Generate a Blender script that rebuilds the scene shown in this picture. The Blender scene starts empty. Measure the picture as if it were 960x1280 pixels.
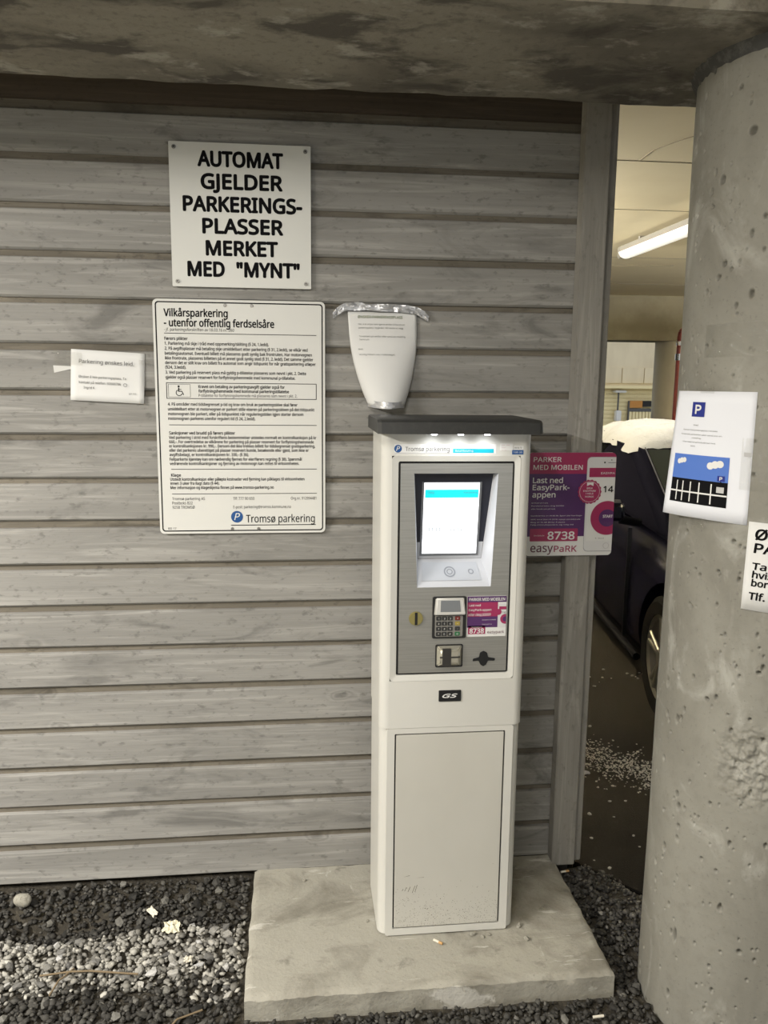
import bpy, bmesh, math, random
import numpy as np
from mathutils import Vector, Matrix, noise as mnoise

random.seed(7)
rng = np.random.default_rng(7)
S = bpy.context.scene
C = bpy.context.collection
PI = math.pi

# ------------------------------------------------------------------ camera
cam_d = bpy.data.cameras.new('camera')
cam = bpy.data.objects.new('camera', cam_d)
C.objects.link(cam)
yaw, pitch, roll = 0.10791, 0.16007, 0.01002
fw = Vector((math.sin(yaw) * math.cos(pitch), math.cos(yaw) * math.cos(pitch), -math.sin(pitch)))
rt = Vector((math.cos(yaw), -math.sin(yaw), 0))
up = rt.cross(fw)
rt2 = math.cos(roll) * rt + math.sin(roll) * up
up2 = -math.sin(roll) * rt + math.cos(roll) * up
m3 = Matrix((rt2, up2, -fw)).transposed()
cam.matrix_world = Matrix.Translation((0, -2.54818, 1.65)) @ m3.to_4x4()
cam_d.sensor_fit = 'VERTICAL'
cam_d.sensor_height = 36
cam_d.lens = 1005.71 / 1280 * 36
cam_d.clip_start = 0.05
cam_d.clip_end = 200
S.camera = cam

# ------------------------------------------------------------------ world, exposure
W = bpy.data.worlds.new('world')
S.world = W
W.use_nodes = True
W.node_tree.nodes['Background'].inputs[0].default_value = (0.95, 0.98, 1.0, 1)
W.node_tree.nodes['Background'].inputs[1].default_value = 0.95
S.view_settings.view_transform = 'Standard'
S.view_settings.look = 'None'
S.view_settings.gamma = 1
S.view_settings.use_curve_mapping = False
S.view_settings.exposure = -0.22
LAMP = 1.0            # overall power of the tube lamps
WARM = (1.0, 0.96, 0.895)

# ------------------------------------------------------------------ helpers
def tag(o, label=None, cat=None, group=None, kind=None):
    if label: o['label'] = label
    if cat: o['category'] = cat
    if group: o['group'] = group
    if kind: o['kind'] = kind
    return o

def empty(name, loc=(0, 0, 0), rz=0.0):
    o = bpy.data.objects.new(name, None)
    C.objects.link(o)
    o.location = loc
    o.rotation_euler = (0, 0, rz)
    o.empty_display_size = 0.05
    return o

def link(name, me, mat, parent=None, smooth=None):
    o = bpy.data.objects.new(name, me)
    C.objects.link(o)
    if mat is not None and not me.materials:
        me.materials.append(mat)
    if smooth is not None:
        for p in me.polygons: p.use_smooth = True
        me.set_sharp_from_angle(angle=math.radians(smooth))
    if parent is not None:
        o.parent = parent
        o.matrix_parent_inverse = Matrix.Translation(parent.location).inverted() if parent.rotation_euler.z == 0 and parent.parent is None else Matrix()
    return o

def child(name, me, mat, parent, smooth=None):
    """parent with identity inverse: mesh already in the parent's local space"""
    o = bpy.data.objects.new(name, me)
    C.objects.link(o)
    if mat is not None and not me.materials:
        me.materials.append(mat)
    if smooth is not None:
        for p in me.polygons: p.use_smooth = True
        me.set_sharp_from_angle(angle=math.radians(smooth))
    o.parent = parent
    return o

def mesh(name, v, f):
    me = bpy.data.meshes.new(name)
    me.from_pydata([tuple(p) for p in v], [], f)
    me.update()
    return me

class B:
    """collects simple shapes into one mesh"""
    def __init__(self): self.v = []; self.f = []
    def add(self, v, f):
        n = len(self.v)
        self.v += [tuple(p) for p in v]
        self.f += [tuple(i + n for i in q) for q in f]
        return self
    def box(self, x0, x1, y0, y1, z0, z1):
        v = [(x, y, z) for z in (z0, z1) for y in (y0, y1) for x in (x0, x1)]
        return self.add(v, [(0, 2, 3, 1), (4, 5, 7, 6), (0, 1, 5, 4), (2, 6, 7, 3), (0, 4, 6, 2), (1, 3, 7, 5)])
    def prism(self, pts, z0, z1):
        n = len(pts)
        v = [(x, y, z0) for x, y in pts] + [(x, y, z1) for x, y in pts]
        f = [tuple(range(n))[::-1], tuple(range(n, 2 * n))]
        f += [(i, (i + 1) % n, n + (i + 1) % n, n + i) for i in range(n)]
        return self.add(v, f)
    def plate(self, pts, y0, y1):
        """outline in x,z, extruded from front y0 to back y1"""
        n = len(pts)
        v = [(x, y0, z) for x, z in pts] + [(x, y1, z) for x, z in pts]
        f = [tuple(range(n)), tuple(range(n, 2 * n))[::-1]]
        f += [((i + 1) % n, i, n + i, n + (i + 1) % n) for i in range(n)]
        return self.add(v, f)
    def ring(self, po, pi, y0, y1, yi=None):
        """frame between two outlines with the same point count"""
        n = len(po)
        yi = y0 if yi is None else yi
        v = [(x, y0, z) for x, z in po] + [(x, yi, z) for x, z in pi] + [(x, y1, z) for x, z in po] + [(x, y1, z) for x, z in pi]
        f = []
        for i in range(n):
            j = (i + 1) % n
            f += [(i, j, n + j, n + i), (j, i, 2 * n + i, 2 * n + j), (n + i, n + j, 3 * n + j, 3 * n + i), (2 * n + j, 2 * n + i, 3 * n + i, 3 * n + j)]
        return self.add(v, f)
    def cyl(self, a, b, r, n=16, r2=None):
        a, b = Vector(a), Vector(b)
        r2 = r if r2 is None else r2
        d = (b - a).normalized()
        q = d.to_track_quat('Z', 'Y')
        v = [a + q @ Vector((r * math.cos(2 * PI * i / n), r * math.sin(2 * PI * i / n), 0)) for i in range(n)]
        v += [b + q @ Vector((r2 * math.cos(2 * PI * i / n), r2 * math.sin(2 * PI * i / n), 0)) for i in range(n)]
        f = [tuple(range(n))[::-1], tuple(range(n, 2 * n))] + [(i, (i + 1) % n, n + (i + 1) % n, n + i) for i in range(n)]
        return self.add(v, f)
    def tube(self, pts, r, n=10):
        for a, b in zip(pts[:-1], pts[1:]): self.cyl(a, b, r, n)
        return self
    def me(self, name='mesh', bevel=0, seg=2, fix=True):
        me = mesh(name, self.v, self.f)
        bm = bmesh.new(); bm.from_mesh(me)
        if fix: bmesh.ops.recalc_face_normals(bm, faces=bm.faces)
        if bevel:
            es = [e for e in bm.edges if len(e.link_faces) == 2 and e.calc_face_angle() > 0.6]
            bmesh.ops.bevel(bm, geom=es, offset=bevel, segments=seg, affect='EDGES', clamp_overlap=True)
        bm.to_mesh(me); bm.free()
        return me

def rr(x0, z0, x1, z1, r=0.01, n=5):
    """rounded rectangle, seen from the front anticlockwise"""
    out = []
    for cx, cz, a in ((x1 - r, z0 + r, -PI / 2), (x1 - r, z1 - r, 0), (x0 + r, z1 - r, PI / 2), (x0 + r, z0 + r, PI)):
        for i in range(n + 1):
            t = a + PI / 2 * i / n
            out.append((cx + r * math.cos(t), cz + r * math.sin(t)))
    return out

def rc(x0, z0, x1, z1): return [(x0, z0), (x1, z0), (x1, z1), (x0, z1)]

def circ(cx, cz, r, n=32, a0=0, xmax=None):
    p = [(cx + r * math.cos(a0 + 2 * PI * i / n), cz + r * math.sin(a0 + 2 * PI * i / n)) for i in range(n)]
    if xmax is not None: p = [(min(x, xmax), z) for x, z in p]
    return p

def wmap(y): return lambda u, v: (u, y, v)

def flat(name, pts, mp, mat, parent):
    """a printed area: one flat face laid on the surface given by mp"""
    return child(name, mesh(name, [mp(u, v) for u, v in pts], [tuple(range(len(pts)))]), mat, parent)

def flats(name, polys, mp, mat, parent):
    b = B()
    for pts in polys: b.add([mp(u, v) for u, v in pts], [tuple(range(len(pts)))])
    return child(name, b.me(name, fix=False), mat, parent)

import os
FONT = None          # the sans face that ships inside Blender; falls back to the built-in one
try: FONT = bpy.data.fonts.load(os.path.join(bpy.utils.system_resource('DATAFILES'), 'fonts', 'NotoSansHebrew-Regular.woff2'))
except Exception: FONT = None
def text_mesh(s, bold=0.0, spacing=1.0, align='LEFT', line=1.0, shear=0.0):
    cu = bpy.data.curves.new('lettering', 'FONT')
    cu.body = s; cu.size = 1; cu.space_character = spacing
    if FONT: cu.font = FONT
    cu.align_x = align; cu.space_line = line; cu.resolution_u = 3; cu.shear = shear
    o = bpy.data.objects.new('lettering', cu)
    me = bpy.data.meshes.new_from_object(o)
    bpy.data.objects.remove(o); bpy.data.curves.remove(cu)
    return me
CAP = None
def text(s, x, z, h, mp, mat, parent, w=None, bold=0.0, align='LEFT', name='lettering', spacing=1.0, line=1.0, rot=0.0, shear=0.0):
    """s at baseline x,z, capital height h, optionally squeezed to width w"""
    global CAP
    if CAP is None:
        m = text_mesh('H'); CAP = max(v.co.y for v in m.vertices); bpy.data.meshes.remove(m)
    me = text_mesh(s, bold, spacing, 'LEFT', line, shear)
    n = len(me.vertices)
    co = np.empty(n * 3); me.vertices.foreach_get('co', co); co = co.reshape(-1, 3)
    x0, x1 = co[:, 0].min(), co[:, 0].max()
    k = h / CAP
    sx = k if w is None else w / (x1 - x0)
    uu = (co[:, 0] - x0) * sx
    if align == 'CENTER': uu -= (x1 - x0) * sx / 2
    if align == 'RIGHT': uu -= (x1 - x0) * sx
    vv = co[:, 1] * k
    if bold > 0:
        # heavier strokes: the same outline laid down again shifted a little all round
        fc_ = [tuple(p.vertices) for p in me.polygons]
        r_ = bold * k
        dirs = [(0, 0)] + [(r_ * math.cos(q * PI / 4), r_ * math.sin(q * PI / 4)) for q in range(8)]
        if h < 0.012 and h > 0: dirs = dirs[:1] + dirs[1::2]
        nd = len(dirs)
        sq = 1 if w is None else (w - 2 * r_) / w
        u0 = uu * sq + (r_ if align == 'LEFT' else -r_ if align == 'RIGHT' else 0)
        uu = np.concatenate([u0 + a for a, b_ in dirs]); vv = np.concatenate([vv + b_ for a, b_ in dirs])
        fb = [tuple(i + n * q for i in t) for q in range(len(dirs)) for t in fc_]
        bpy.data.meshes.remove(me)
        me = mesh('lettering', [(0, 0, 0)] * len(uu), fb)
    c, sn = math.cos(rot), math.sin(rot)
    out = np.array([mp(x + a * c - b * sn, z + a * sn + b * c) for a, b in zip(uu, vv)])
    if bold > 0: out[:, 1] -= np.repeat(np.arange(nd), n) * 2.5e-5
    me.vertices.foreach_set('co', out.ravel())
    me.update()
    return child(name, me, mat, parent)

# ------------------------------------------------------------------ materials
def M(name, col, rough=0.6, metal=0.0, layers=(), bump=None, spec=0.5, coord='Object', rnd=0.0, emit=None, alpha=None, trans=0.0, rough_noise=None):
    """layers: (scale_xyz, detail, lo, hi, colour, amount[, distortion])"""
    m = bpy.data.materials.new(name)
    m.use_nodes = True
    nt = m.node_tree; N = nt.nodes; L = nt.links
    bs = N['Principled BSDF']
    bs.inputs['Roughness'].default_value = rough
    bs.inputs['Metallic'].default_value = metal
    bs.inputs['Specular IOR Level'].default_value = spec
    bs.inputs['Base Color'].default_value = (*col, 1)
    bs.inputs['Transmission Weight'].default_value = trans
    if alpha is not None: bs.inputs['Alpha'].default_value = alpha
    if emit:
        bs.inputs['Emission Color'].default_value = (*emit[0], 1)
        bs.inputs['Emission Strength'].default_value = emit[1]
    if layers or bump or rnd:
        tc = N.new('ShaderNodeTexCoord'); vec = tc.outputs[coord]
        if rnd:
            oi = N.new('ShaderNodeObjectInfo')
            mu = N.new('ShaderNodeMath'); mu.operation = 'MULTIPLY'; mu.inputs[1].default_value = rnd
            L.new(oi.outputs['Random'], mu.inputs[0])
            ad = N.new('ShaderNodeVectorMath'); ad.operation = 'ADD'
            L.new(vec, ad.inputs[0]); L.new(mu.outputs[0], ad.inputs[1]); vec = ad.outputs[0]
        def nz(scale, detail, dist=0.0):
            mp = N.new('ShaderNodeMapping'); mp.inputs['Scale'].default_value = scale if hasattr(scale, '__len__') else (scale,) * 3
            L.new(vec, mp.inputs[0])
            t = N.new('ShaderNodeTexNoise'); t.inputs['Scale'].default_value = 1; t.inputs['Detail'].default_value = detail
            t.inputs['Roughness'].default_value = 0.62; t.inputs['Distortion'].default_value = dist
            L.new(mp.outputs[0], t.inputs[0])
            return t.outputs['Fac']
        cur = None
        for ly in layers:
            sc, det, lo, hi, c2, amt = ly[:6]
            fac = nz(sc, det, ly[6] if len(ly) > 6 else 0.0)
            mr = N.new('ShaderNodeMapRange'); mr.inputs[1].default_value = lo; mr.inputs[2].default_value = hi
            mr.inputs[3].default_value = 0; mr.inputs[4].default_value = amt
            L.new(fac, mr.inputs[0])
            mx = N.new('ShaderNodeMix'); mx.data_type = 'RGBA'
            L.new(mr.outputs[0], mx.inputs[0])
            if cur is None: mx.inputs[6].default_value = (*col, 1)
            else: L.new(cur, mx.inputs[6])
            mx.inputs[7].default_value = (*c2, 1)
            cur = mx.outputs[2]
        if cur is not None: L.new(cur, bs.inputs['Base Color'])
        if bump:
            bsc, bdet, bstr, bdist = bump
            bp = N.new('ShaderNodeBump'); bp.inputs['Strength'].default_value = bstr; bp.inputs['Distance'].default_value = bdist
            L.new(nz(bsc, bdet), bp.inputs['Height']); L.new(bp.outputs[0], bs.inputs['Normal'])
    return m

WOODC = (0.300, 0.293, 0.276)
def wood(name, col=WOODC, k=1.0, vert=False):
    def sc(a, b): return (a, 3, b) if not vert else (b, 3, a)
    dk = tuple(c * 0.45 for c in col); lt = tuple(min(1, c * 1.45) for c in col)
    m = M(name, col, 0.75, layers=[
        (sc(0.9, 5), 5, 0.40, 0.66, tuple(c * 0.74 for c in col), 0.8, 0.8),
        (sc(1.3, 26), 5, 0.50, 0.66, lt, 0.55, 1.6),
        (sc(3, 110), 4, 0.50, 0.75, dk, 0.26),
        (sc(2.4, 9), 7, 0.56, 0.68, tuple(c * 0.50 for c in col), 0.75 * k, 1.0),
        (sc(30, 60), 8, 0.57, 0.68, tuple(c * 0.42 for c in col), 0.55 * k, 0.0),
        (sc(1.6, 6), 8, 0.60, 0.74, tuple(c * 0.5 for c in col), 0.6 * k, 0.0),
    ], bump=(sc(4, 90), 7, 0.45, 0.003), rnd=37.0, spec=0.25)
    # knots
    nt = m.node_tree; N, L = nt.nodes, nt.links
    bs = N['Principled BSDF']; src = bs.inputs['Base Color'].links[0].from_socket
    vec = [n for n in N if n.type == 'VECT_MATH'][0].outputs[0]
    mp = N.new('ShaderNodeMapping'); mp.inputs['Scale'].default_value = sc(2.6, 6.0)
    dn = N.new('ShaderNodeTexNoise'); dn.inputs['Scale'].default_value = 9; dn.inputs['Detail'].default_value = 3; L.new(vec, dn.inputs[0])
    dv = N.new('ShaderNodeVectorMath'); dv.operation = 'MULTIPLY_ADD'; dv.inputs[1].default_value = (.10, .10, .05)
    L.new(dn.outputs['Color'], dv.inputs[0]); L.new(vec, dv.inputs[2]); L.new(dv.outputs[0], mp.inputs[0])
    vo = N.new('ShaderNodeTexVoronoi'); vo.inputs['Scale'].default_value = 1; vo.inputs['Randomness'].default_value = 1; L.new(mp.outputs[0], vo.inputs[0])
    cr = N.new('ShaderNodeValToRGB'); e = cr.color_ramp.elements
    e[0].position = 0.0; e[0].color = (.25, .25, .25, 1); e[1].position = .22; e[1].color = (1, 1, 1, 1)
    for p_, c_ in ((.05, .55), (.075, .95), (.10, .68), (.13, 1.12), (.17, .90)):
        q = e.new(p_); q.color = (c_, c_, c_, 1)
    L.new(vo.outputs['Distance'], cr.inputs[0])
    mx = N.new('ShaderNodeMix'); mx.data_type = 'RGBA'; mx.blend_type = 'MULTIPLY'; mx.inputs[0].default_value = .6
    L.new(src, mx.inputs[6]); L.new(cr.outputs[0], mx.inputs[7]); L.new(mx.outputs[2], bs.inputs['Base Color'])
    return m

mat_wood = wood('weathered_wood')
mat_tongue = wood('brown_tongue', (0.170, 0.152, 0.122))  # browner, darker wood for the recessed strip of each board
mat_post = wood('post_wood', (0.300, 0.288, 0.262), 0.7, True)
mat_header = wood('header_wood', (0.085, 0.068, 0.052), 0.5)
mat_backing = M('backing_dark', (0.06, 0.055, 0.05), 0.9)

CON = (0.265, 0.258, 0.225)
mat_column = M('column_concrete', CON, 0.62, layers=[
    ((3, 3, 1.6), 6, 0.42, 0.66, (0.19, 0.182, 0.155), 0.8, 0.8),
    ((5, 5, 3), 5, 0.55, 0.70, (0.40, 0.395, 0.36), 0.75, 1.5),
    (30, 5, 0.50, 0.72, (0.20, 0.19, 0.165), 0.5),
    (120, 3, 0.62, 0.74, (0.12, 0.11, 0.10), 0.5),
], bump=(60, 6, 0.25, 0.004), spec=0.35)
mat_beam = M('beam_concrete', (0.28, 0.26, 0.212), 0.85, layers=[
    ((1.0, 1.4, 1.0), 5, 0.46, 0.58, (0.15, 0.137, 0.112), 0.9, 0.4),
    ((4.5, 7, 4.5), 9, 0.50, 0.60, (0.085, 0.077, 0.066), 0.85, 0.3),
    ((6, 10, 6), 9, 0.56, 0.64, (0.46, 0.44, 0.38), 0.6, 0.3),
    (45, 5, 0.52, 0.72, (0.12, 0.108, 0.09), 0.6),
], bump=(35, 6, 0.5, 0.006), spec=0.2)
mat_slab = M('slab_concrete', (0.37, 0.355, 0.305), 0.85, layers=[
    ((3, 4, 3), 6, 0.48, 0.64, (0.20, 0.187, 0.155), 0.8, 1.0),
    ((11, 13, 9), 7, 0.60, 0.72, (0.10, 0.094, 0.078), 0.6, 0.2),
    ((3.2, 20, 6), 8, 0.62, 0.66, (0.60, 0.585, 0.54), 0.7, 0.3),
    ((16, 5, 6), 8, 0.66, 0.70, (0.56, 0.545, 0.50), 0.6, 0.3),
    (160, 3, 0.60, 0.75, (0.16, 0.15, 0.13), 0.6),
], bump=(70, 7, 0.45, 0.006), spec=0.25)
mat_ceiling = M('painted_ceiling', (0.88, 0.78, 0.53), 0.9, layers=[((0.8, 0.9, 1), 5, 0.45, 0.7, (0.78, 0.67, 0.43), 0.6)], spec=0.1)
mat_ceil_line = M('ceiling_joint', (0.36, 0.30, 0.19), 0.9)
mat_back_beam = M('back_beam_concrete', (0.36, 0.32, 0.215), 0.9, layers=[((2, 2, 2), 5, 0.45, 0.65, (0.26, 0.225, 0.145), 0.8)], spec=0.1)
mat_asphalt = M('asphalt', (0.012, 0.0105, 0.0085), 0.95, layers=[
    ((1.2, 1.6, 1), 5, 0.45, 0.6, (0.006, 0.0055, 0.005), 0.8),
    (180, 4, 0.55, 0.75, (0.03, 0.027, 0.022), 0.5)], bump=(160, 4, 0.6, 0.005), spec=0.06)
mat_dim = M('added_dim_grey_siding', (0.12, 0.118, 0.11), 0.8)
mat_apron = M('packed_gravel', (0.20, 0.19, 0.165), 0.95, layers=[(60, 5, 0.4, 0.7, (0.09, 0.085, 0.075), 0.8)], bump=(90, 5, 0.8, 0.01))
mat_soil = M('dark_soil', (0.045, 0.040, 0.032), 0.95, layers=[(40, 5, 0.45, 0.7, (0.09, 0.08, 0.062), 0.8)], bump=(70, 6, 0.8, 0.01), spec=0.2)

mat_white = M('white_enamel', (0.63, 0.625, 0.59), 0.34, layers=[((1.5, 1.5, 0.8), 4, 0.45, 0.75, (0.56, 0.55, 0.505), 0.5)], spec=0.5)
mat_door = M('door_enamel', (0.56, 0.55, 0.505), 0.42, layers=[((2, 2, 1.2), 4, 0.4, 0.75, (0.48, 0.465, 0.415), 0.6)], spec=0.45)
mat_steel = M('brushed_steel', (0.46, 0.455, 0.43), 0.38, 0.75, layers=[((6, 6, 320), 2, 0.4, 0.65, (0.36, 0.355, 0.335), 0.6)], spec=0.5)
mat_black = M('black_gasket', (0.006, 0.006, 0.007), 0.6)
mat_hood = M('dark_hood', (0.028, 0.029, 0.029), 0.5, layers=[(50, 4, 0.5, 0.7, (0.05, 0.05, 0.048), 0.5)])
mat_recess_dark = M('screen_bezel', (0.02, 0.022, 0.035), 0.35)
mat_recess = M('recess_plastic', (0.55, 0.57, 0.62), 0.4)
mat_screen = M('screen_glow', (0.8, 0.8, 0.8), 0.3, emit=((0.93, 0.97, 1.0), 2.6))
mat_cyan = M('screen_cyan', (0.02, 0.5, 0.55), 0.4, emit=((0.0, 0.72, 0.78), 1.0))
mat_icon = M('screen_icon', (0.05, 0.08, 0.1), 0.4, emit=((0.25, 0.4, 0.45), 0.4))
mat_sign = M('sign_white', (0.70, 0.705, 0.67), 0.42, spec=0.45)
mat_sign2 = M('sign_white_gloss', (0.70, 0.70, 0.67), 0.25, spec=0.5)
mat_ink = M('black_ink', (0.006, 0.006, 0.007), 0.8, spec=0.1)
mat_grey_ink = M('grey_ink', (0.10, 0.10, 0.10), 0.6)
mat_green_ink = M('green_ink', (0.10, 0.14, 0.04), 0.6)
mat_paper = M('white_paper', (0.74, 0.745, 0.74), 0.8, layers=[(7, 3, 0.4, 0.7, (0.70, 0.70, 0.69), 0.5)], spec=0.2)
mat_paper2 = M('cool_white_paper', (0.76, 0.78, 0.84), 0.75, spec=0.2)
mat_screw = M('screw_metal', (0.30, 0.29, 0.27), 0.4, 0.8)
mat_purple = M('print_purple', (0.085, 0.028, 0.125), 0.35)
mat_pink = M('print_magenta', (0.34, 0.030, 0.105), 0.35)
mat_print_white = M('print_white', (0.74, 0.74, 0.73), 0.35)
mat_maroon = M('print_maroon', (0.10, 0.006, 0.04), 0.4)
mat_blue = M('print_blue', (0.015, 0.08, 0.26), 0.4)
mat_blue2 = M('poster_blue', (0.075, 0.175, 0.56), 0.7)
mat_navy = M('poster_navy', (0.008, 0.020, 0.22), 0.7)
mat_cyanp = M('print_cyan', (0.01, 0.42, 0.55), 0.35)
mat_brass = M('brass', (0.46, 0.40, 0.16), 0.35, 0.8)
mat_silver = M('silver_tape', (0.62, 0.63, 0.66), 0.28, 0.5, bump=(90, 4, 0.5, 0.004))
mat_clear = bpy.data.materials.new('clear_tape'); mat_clear.use_nodes = True
_n, _l = mat_clear.node_tree.nodes, mat_clear.node_tree.links
_n.remove(_n['Principled BSDF'])
_t = _n.new('ShaderNodeBsdfTransparent'); _t.inputs[0].default_value = (.95, .95, .94, 1); _g = _n.new('ShaderNodeBsdfGlossy'); _g.inputs['Roughness'].default_value = .12
_x = _n.new('ShaderNodeMixShader'); _x.inputs[0].default_value = .09
_z = _n.new('ShaderNodeTexNoise'); _z.inputs['Scale'].default_value = 70; _b = _n.new('ShaderNodeBump'); _b.inputs['Strength'].default_value = .6; _b.inputs['Distance'].default_value = .003
_l.new(_z.outputs['Fac'], _b.inputs['Height']); _l.new(_b.outputs[0], _g.inputs['Normal'])
_l.new(_t.outputs[0], _x.inputs[1]); _l.new(_g.outputs[0], _x.inputs[2]); _l.new(_x.outputs[0], _n['Material Output'].inputs['Surface'])
mat_white_tape = M('white_tape', (0.62, 0.62, 0.60), 0.3)
mat_tube = M('lamp_diffuser', (0.9, 0.88, 0.8), 0.4, emit=((1.0, 0.95, 0.84), 0.7))
mat_fix = M('lamp_housing', (0.33, 0.31, 0.26), 0.6)
mat_car = M('black_car_paint', (0.004, 0.004, 0.010), 0.25, spec=0.16)
mat_carplastic = M('black_car_plastic', (0.005, 0.005, 0.006), 0.9, spec=0.02)
mat_glass = M('tinted_car_glass', (0.010, 0.013, 0.013), 0.05, spec=0.15)
mat_tyre = M('tyre_rubber', (0.007, 0.007, 0.007), 0.95, spec=0.0)
mat_rim = M('alloy_rim', (0.36, 0.34, 0.30), 0.35, 0.7)
mat_chrome = M('chrome_trim', (0.75, 0.75, 0.75), 0.12, 1.0)
mat_snow = M('old_snow', (0.60, 0.605, 0.60), 0.8, layers=[((3, 3, 3), 5, 0.5, 0.7, (0.40, 0.39, 0.36), 0.6)], bump=(25, 5, 0.6, 0.02))
mat_pale_grit = M('pale_grit', (0.42, 0.40, 0.36), 0.45)
mat_cream = M('cream_wall', (0.90, 0.78, 0.46), 0.8)
mat_cream_col = M('cream_column', (0.76, 0.70, 0.54), 0.8, layers=[((2, 2, 1), 4, 0.45, 0.7, (0.55, 0.49, 0.36), 0.6)])
mat_red = M('red_pipe_paint', (0.24, 0.032, 0.025), 0.45)
mat_orange = M('orange_board', (0.55, 0.25, 0.06), 0.7)
mat_panel = M('far_panel', (0.80, 0.70, 0.50), 0.85, layers=[((1, 1, 0.4), 4, 0.45, 0.7, (0.60, 0.50, 0.34), 0.7)])
mat_yellow_leaf = M('pale_leaf', (0.74, 0.70, 0.54), 0.7)
mat_twig = M('dry_twig', (0.20, 0.15, 0.09), 0.9)
mat_filter = M('cigarette_filter', (0.55, 0.33, 0.14), 0.9)
mat_butt = M('cigarette_paper', (0.70, 0.66, 0.56), 0.9)

# ------------------------------------------------------------------ setting: wall of boards
PITCH = 0.1354
XL, XR = -2.7, 0.93
wall = link('wall_back', B().box(XL, 0.96, 0.0345, 0.13, -0.25, 2.75).me(), mat_backing)
tag(wall, kind='structure')
prof = [(0.008, 0.0), (0.0012, 0.0055), (0.0, 0.0070), (0.0, 0.1130), (0.002, 0.1155), (0.0115, 0.1175), (0.0140, 0.1480), (0.0330, 0.1480), (0.0330, 0.0)]
def board_mesh(seed):
    r = random.Random(seed)
    nx = 24
    v, f = [], []
    n = len(prof)
    for i in range(nx + 1):
        x = XL + (XR - XL) * i / nx
        dy = 0.0012 * math.sin(x * 1.7 + seed) ; dz = 0.0015 * math.sin(x * 1.1 + seed * 2.3)
        for y, z in prof: v.append((x, y + dy, z + dz))
    for i in range(nx):
        for k in range(n):
            a, b = i * n + k, i * n + (k + 1) % n
            f.append((a, a + n, b + n, b))
    f.append(tuple(range(n))); f.append(tuple(range(nx * n, nx * n + n))[::-1])
    me = mesh('board', v, f)
    bm = bmesh.new(); bm.from_mesh(me); bmesh.ops.recalc_face_normals(bm, faces=bm.faces); bm.to_mesh(me); bm.free()
    me.materials.append(mat_wood); me.materials.append(mat_tongue)
    for p in me.polygons:
        c_ = p.center
        if p.normal.y < -.9 and .1175 < c_.z < .148 and c_.y > .009: p.material_index = 1
    return me
bmeshes = [board_mesh(s) for s in range(4)]
for k in range(18):
    o = bpy.data.objects.new('board', bmeshes[k % 4]); C.objects.link(o)
    o.parent = wall; o.location = (0, random.uniform(-0.0012, 0.0012), k * PITCH - 0.006)
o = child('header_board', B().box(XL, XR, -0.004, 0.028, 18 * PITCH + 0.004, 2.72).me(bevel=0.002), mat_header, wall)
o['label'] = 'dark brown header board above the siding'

# wooden post at the wall end
post = empty('trim_1', (0.92, 0, 0)); tag(post, kind='structure')
link('face_board', B().box(0.872, 0.953, -0.05, 0.0, -0.012, 2.74).me(bevel=0.003), mat_post, post)
link('backing_board', B().box(0.955, 0.985, -0.022, 0.128, -0.014, 2.74).me(bevel=0.003), mat_post, post)

# ------------------------------------------------------------------ beam, ceiling, ground
def bumpy_box(x0, x1, y0, y1, z0, z1, step, amp, seed):
    """box whose faces are gridded and roughened a little"""
    bm = bmesh.new()
    bmesh.ops.create_cube(bm, size=1)
    for v in bm.verts:
        v.co = Vector(((x0 + x1) / 2 + v.co.x * (x1 - x0), (y0 + y1) / 2 + v.co.y * (y1 - y0), (z0 + z1) / 2 + v.co.z * (z1 - z0)))
    for ax, ln in ((0, x1 - x0), (1, y1 - y0), (2, z1 - z0)):
        n = max(1, int(ln / step)) - 1
        es = [e for e in bm.edges if abs((e.verts[0].co - e.verts[1].co)[ax]) > ln * 0.9]
        if n > 0: bmesh.ops.subdivide_edges(bm, edges=es, cuts=n, use_grid_fill=True)
    bm.normal_update()
    off = Vector((seed * 3.1, seed, 0))
    for v in bm.verts:
        p = v.co * 9 + off
        d = mnoise.fractal(p, 0.8, 2.0, 4) * amp
        edge = len({tuple(round(c, 2) for c in fc.normal) for fc in v.link_faces}) > 1
        v['d'] if False else None
        v.co += v.normal * (d - (amp * abs(mnoise.noise(v.co * 30 + off)) * 2.2 if edge else 0))
    me = bpy.data.meshes.new('bumpy'); bm.to_mesh(me); bm.free()
    return me
beam = link('concrete_beam', bumpy_box(-3.2, 3.2, -0.86, -0.30, 2.40, 2.745, 0.05, 0.004, 2), mat_beam, smooth=35)
tag(beam, 'wide stained concrete ceiling beam running above the boarded wall', 'beam')

ceiling = link('ceiling', B().box(-4.6, 9.5, -8.0, 8.4, 2.75, 2.95).me(), mat_ceiling)
tag(ceiling, kind='structure')
b = B()
for y, xa, xb in ((1.53, -.9, 9), (2.62, -.9, 9), (4.5, -.9, 9), (6.3, -.9, 9)): b.box(xa, xb, y - 0.004, y + 0.004, 2.748, 2.751)
child('joint', b.me(), mat_ceil_line, ceiling)
b = B()
pts = [(1.85, 0.95), (1.75, 1.15), (1.69, 1.33), (1.70, 1.52)]
for p, q in zip(pts[:-1], pts[1:]): b.cyl((*p, 2.75), (*q, 2.75), 0.003, 6)
pts = [(2.3, 5.6), (2.9, 5.0), (3.5, 4.9)]
for p, q in zip(pts[:-1], pts[1:]): b.cyl((*p, 2.75), (*q, 2.75), 0.006, 6)
child('crack', b.me(), mat_ceil_line, ceiling)

ground_z = -0.075
floor = link('floor', B().box(-9, 16, -9, 26, -0.5, -0.22).me(), mat_soil)
tag(floor, kind='structure')
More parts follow.
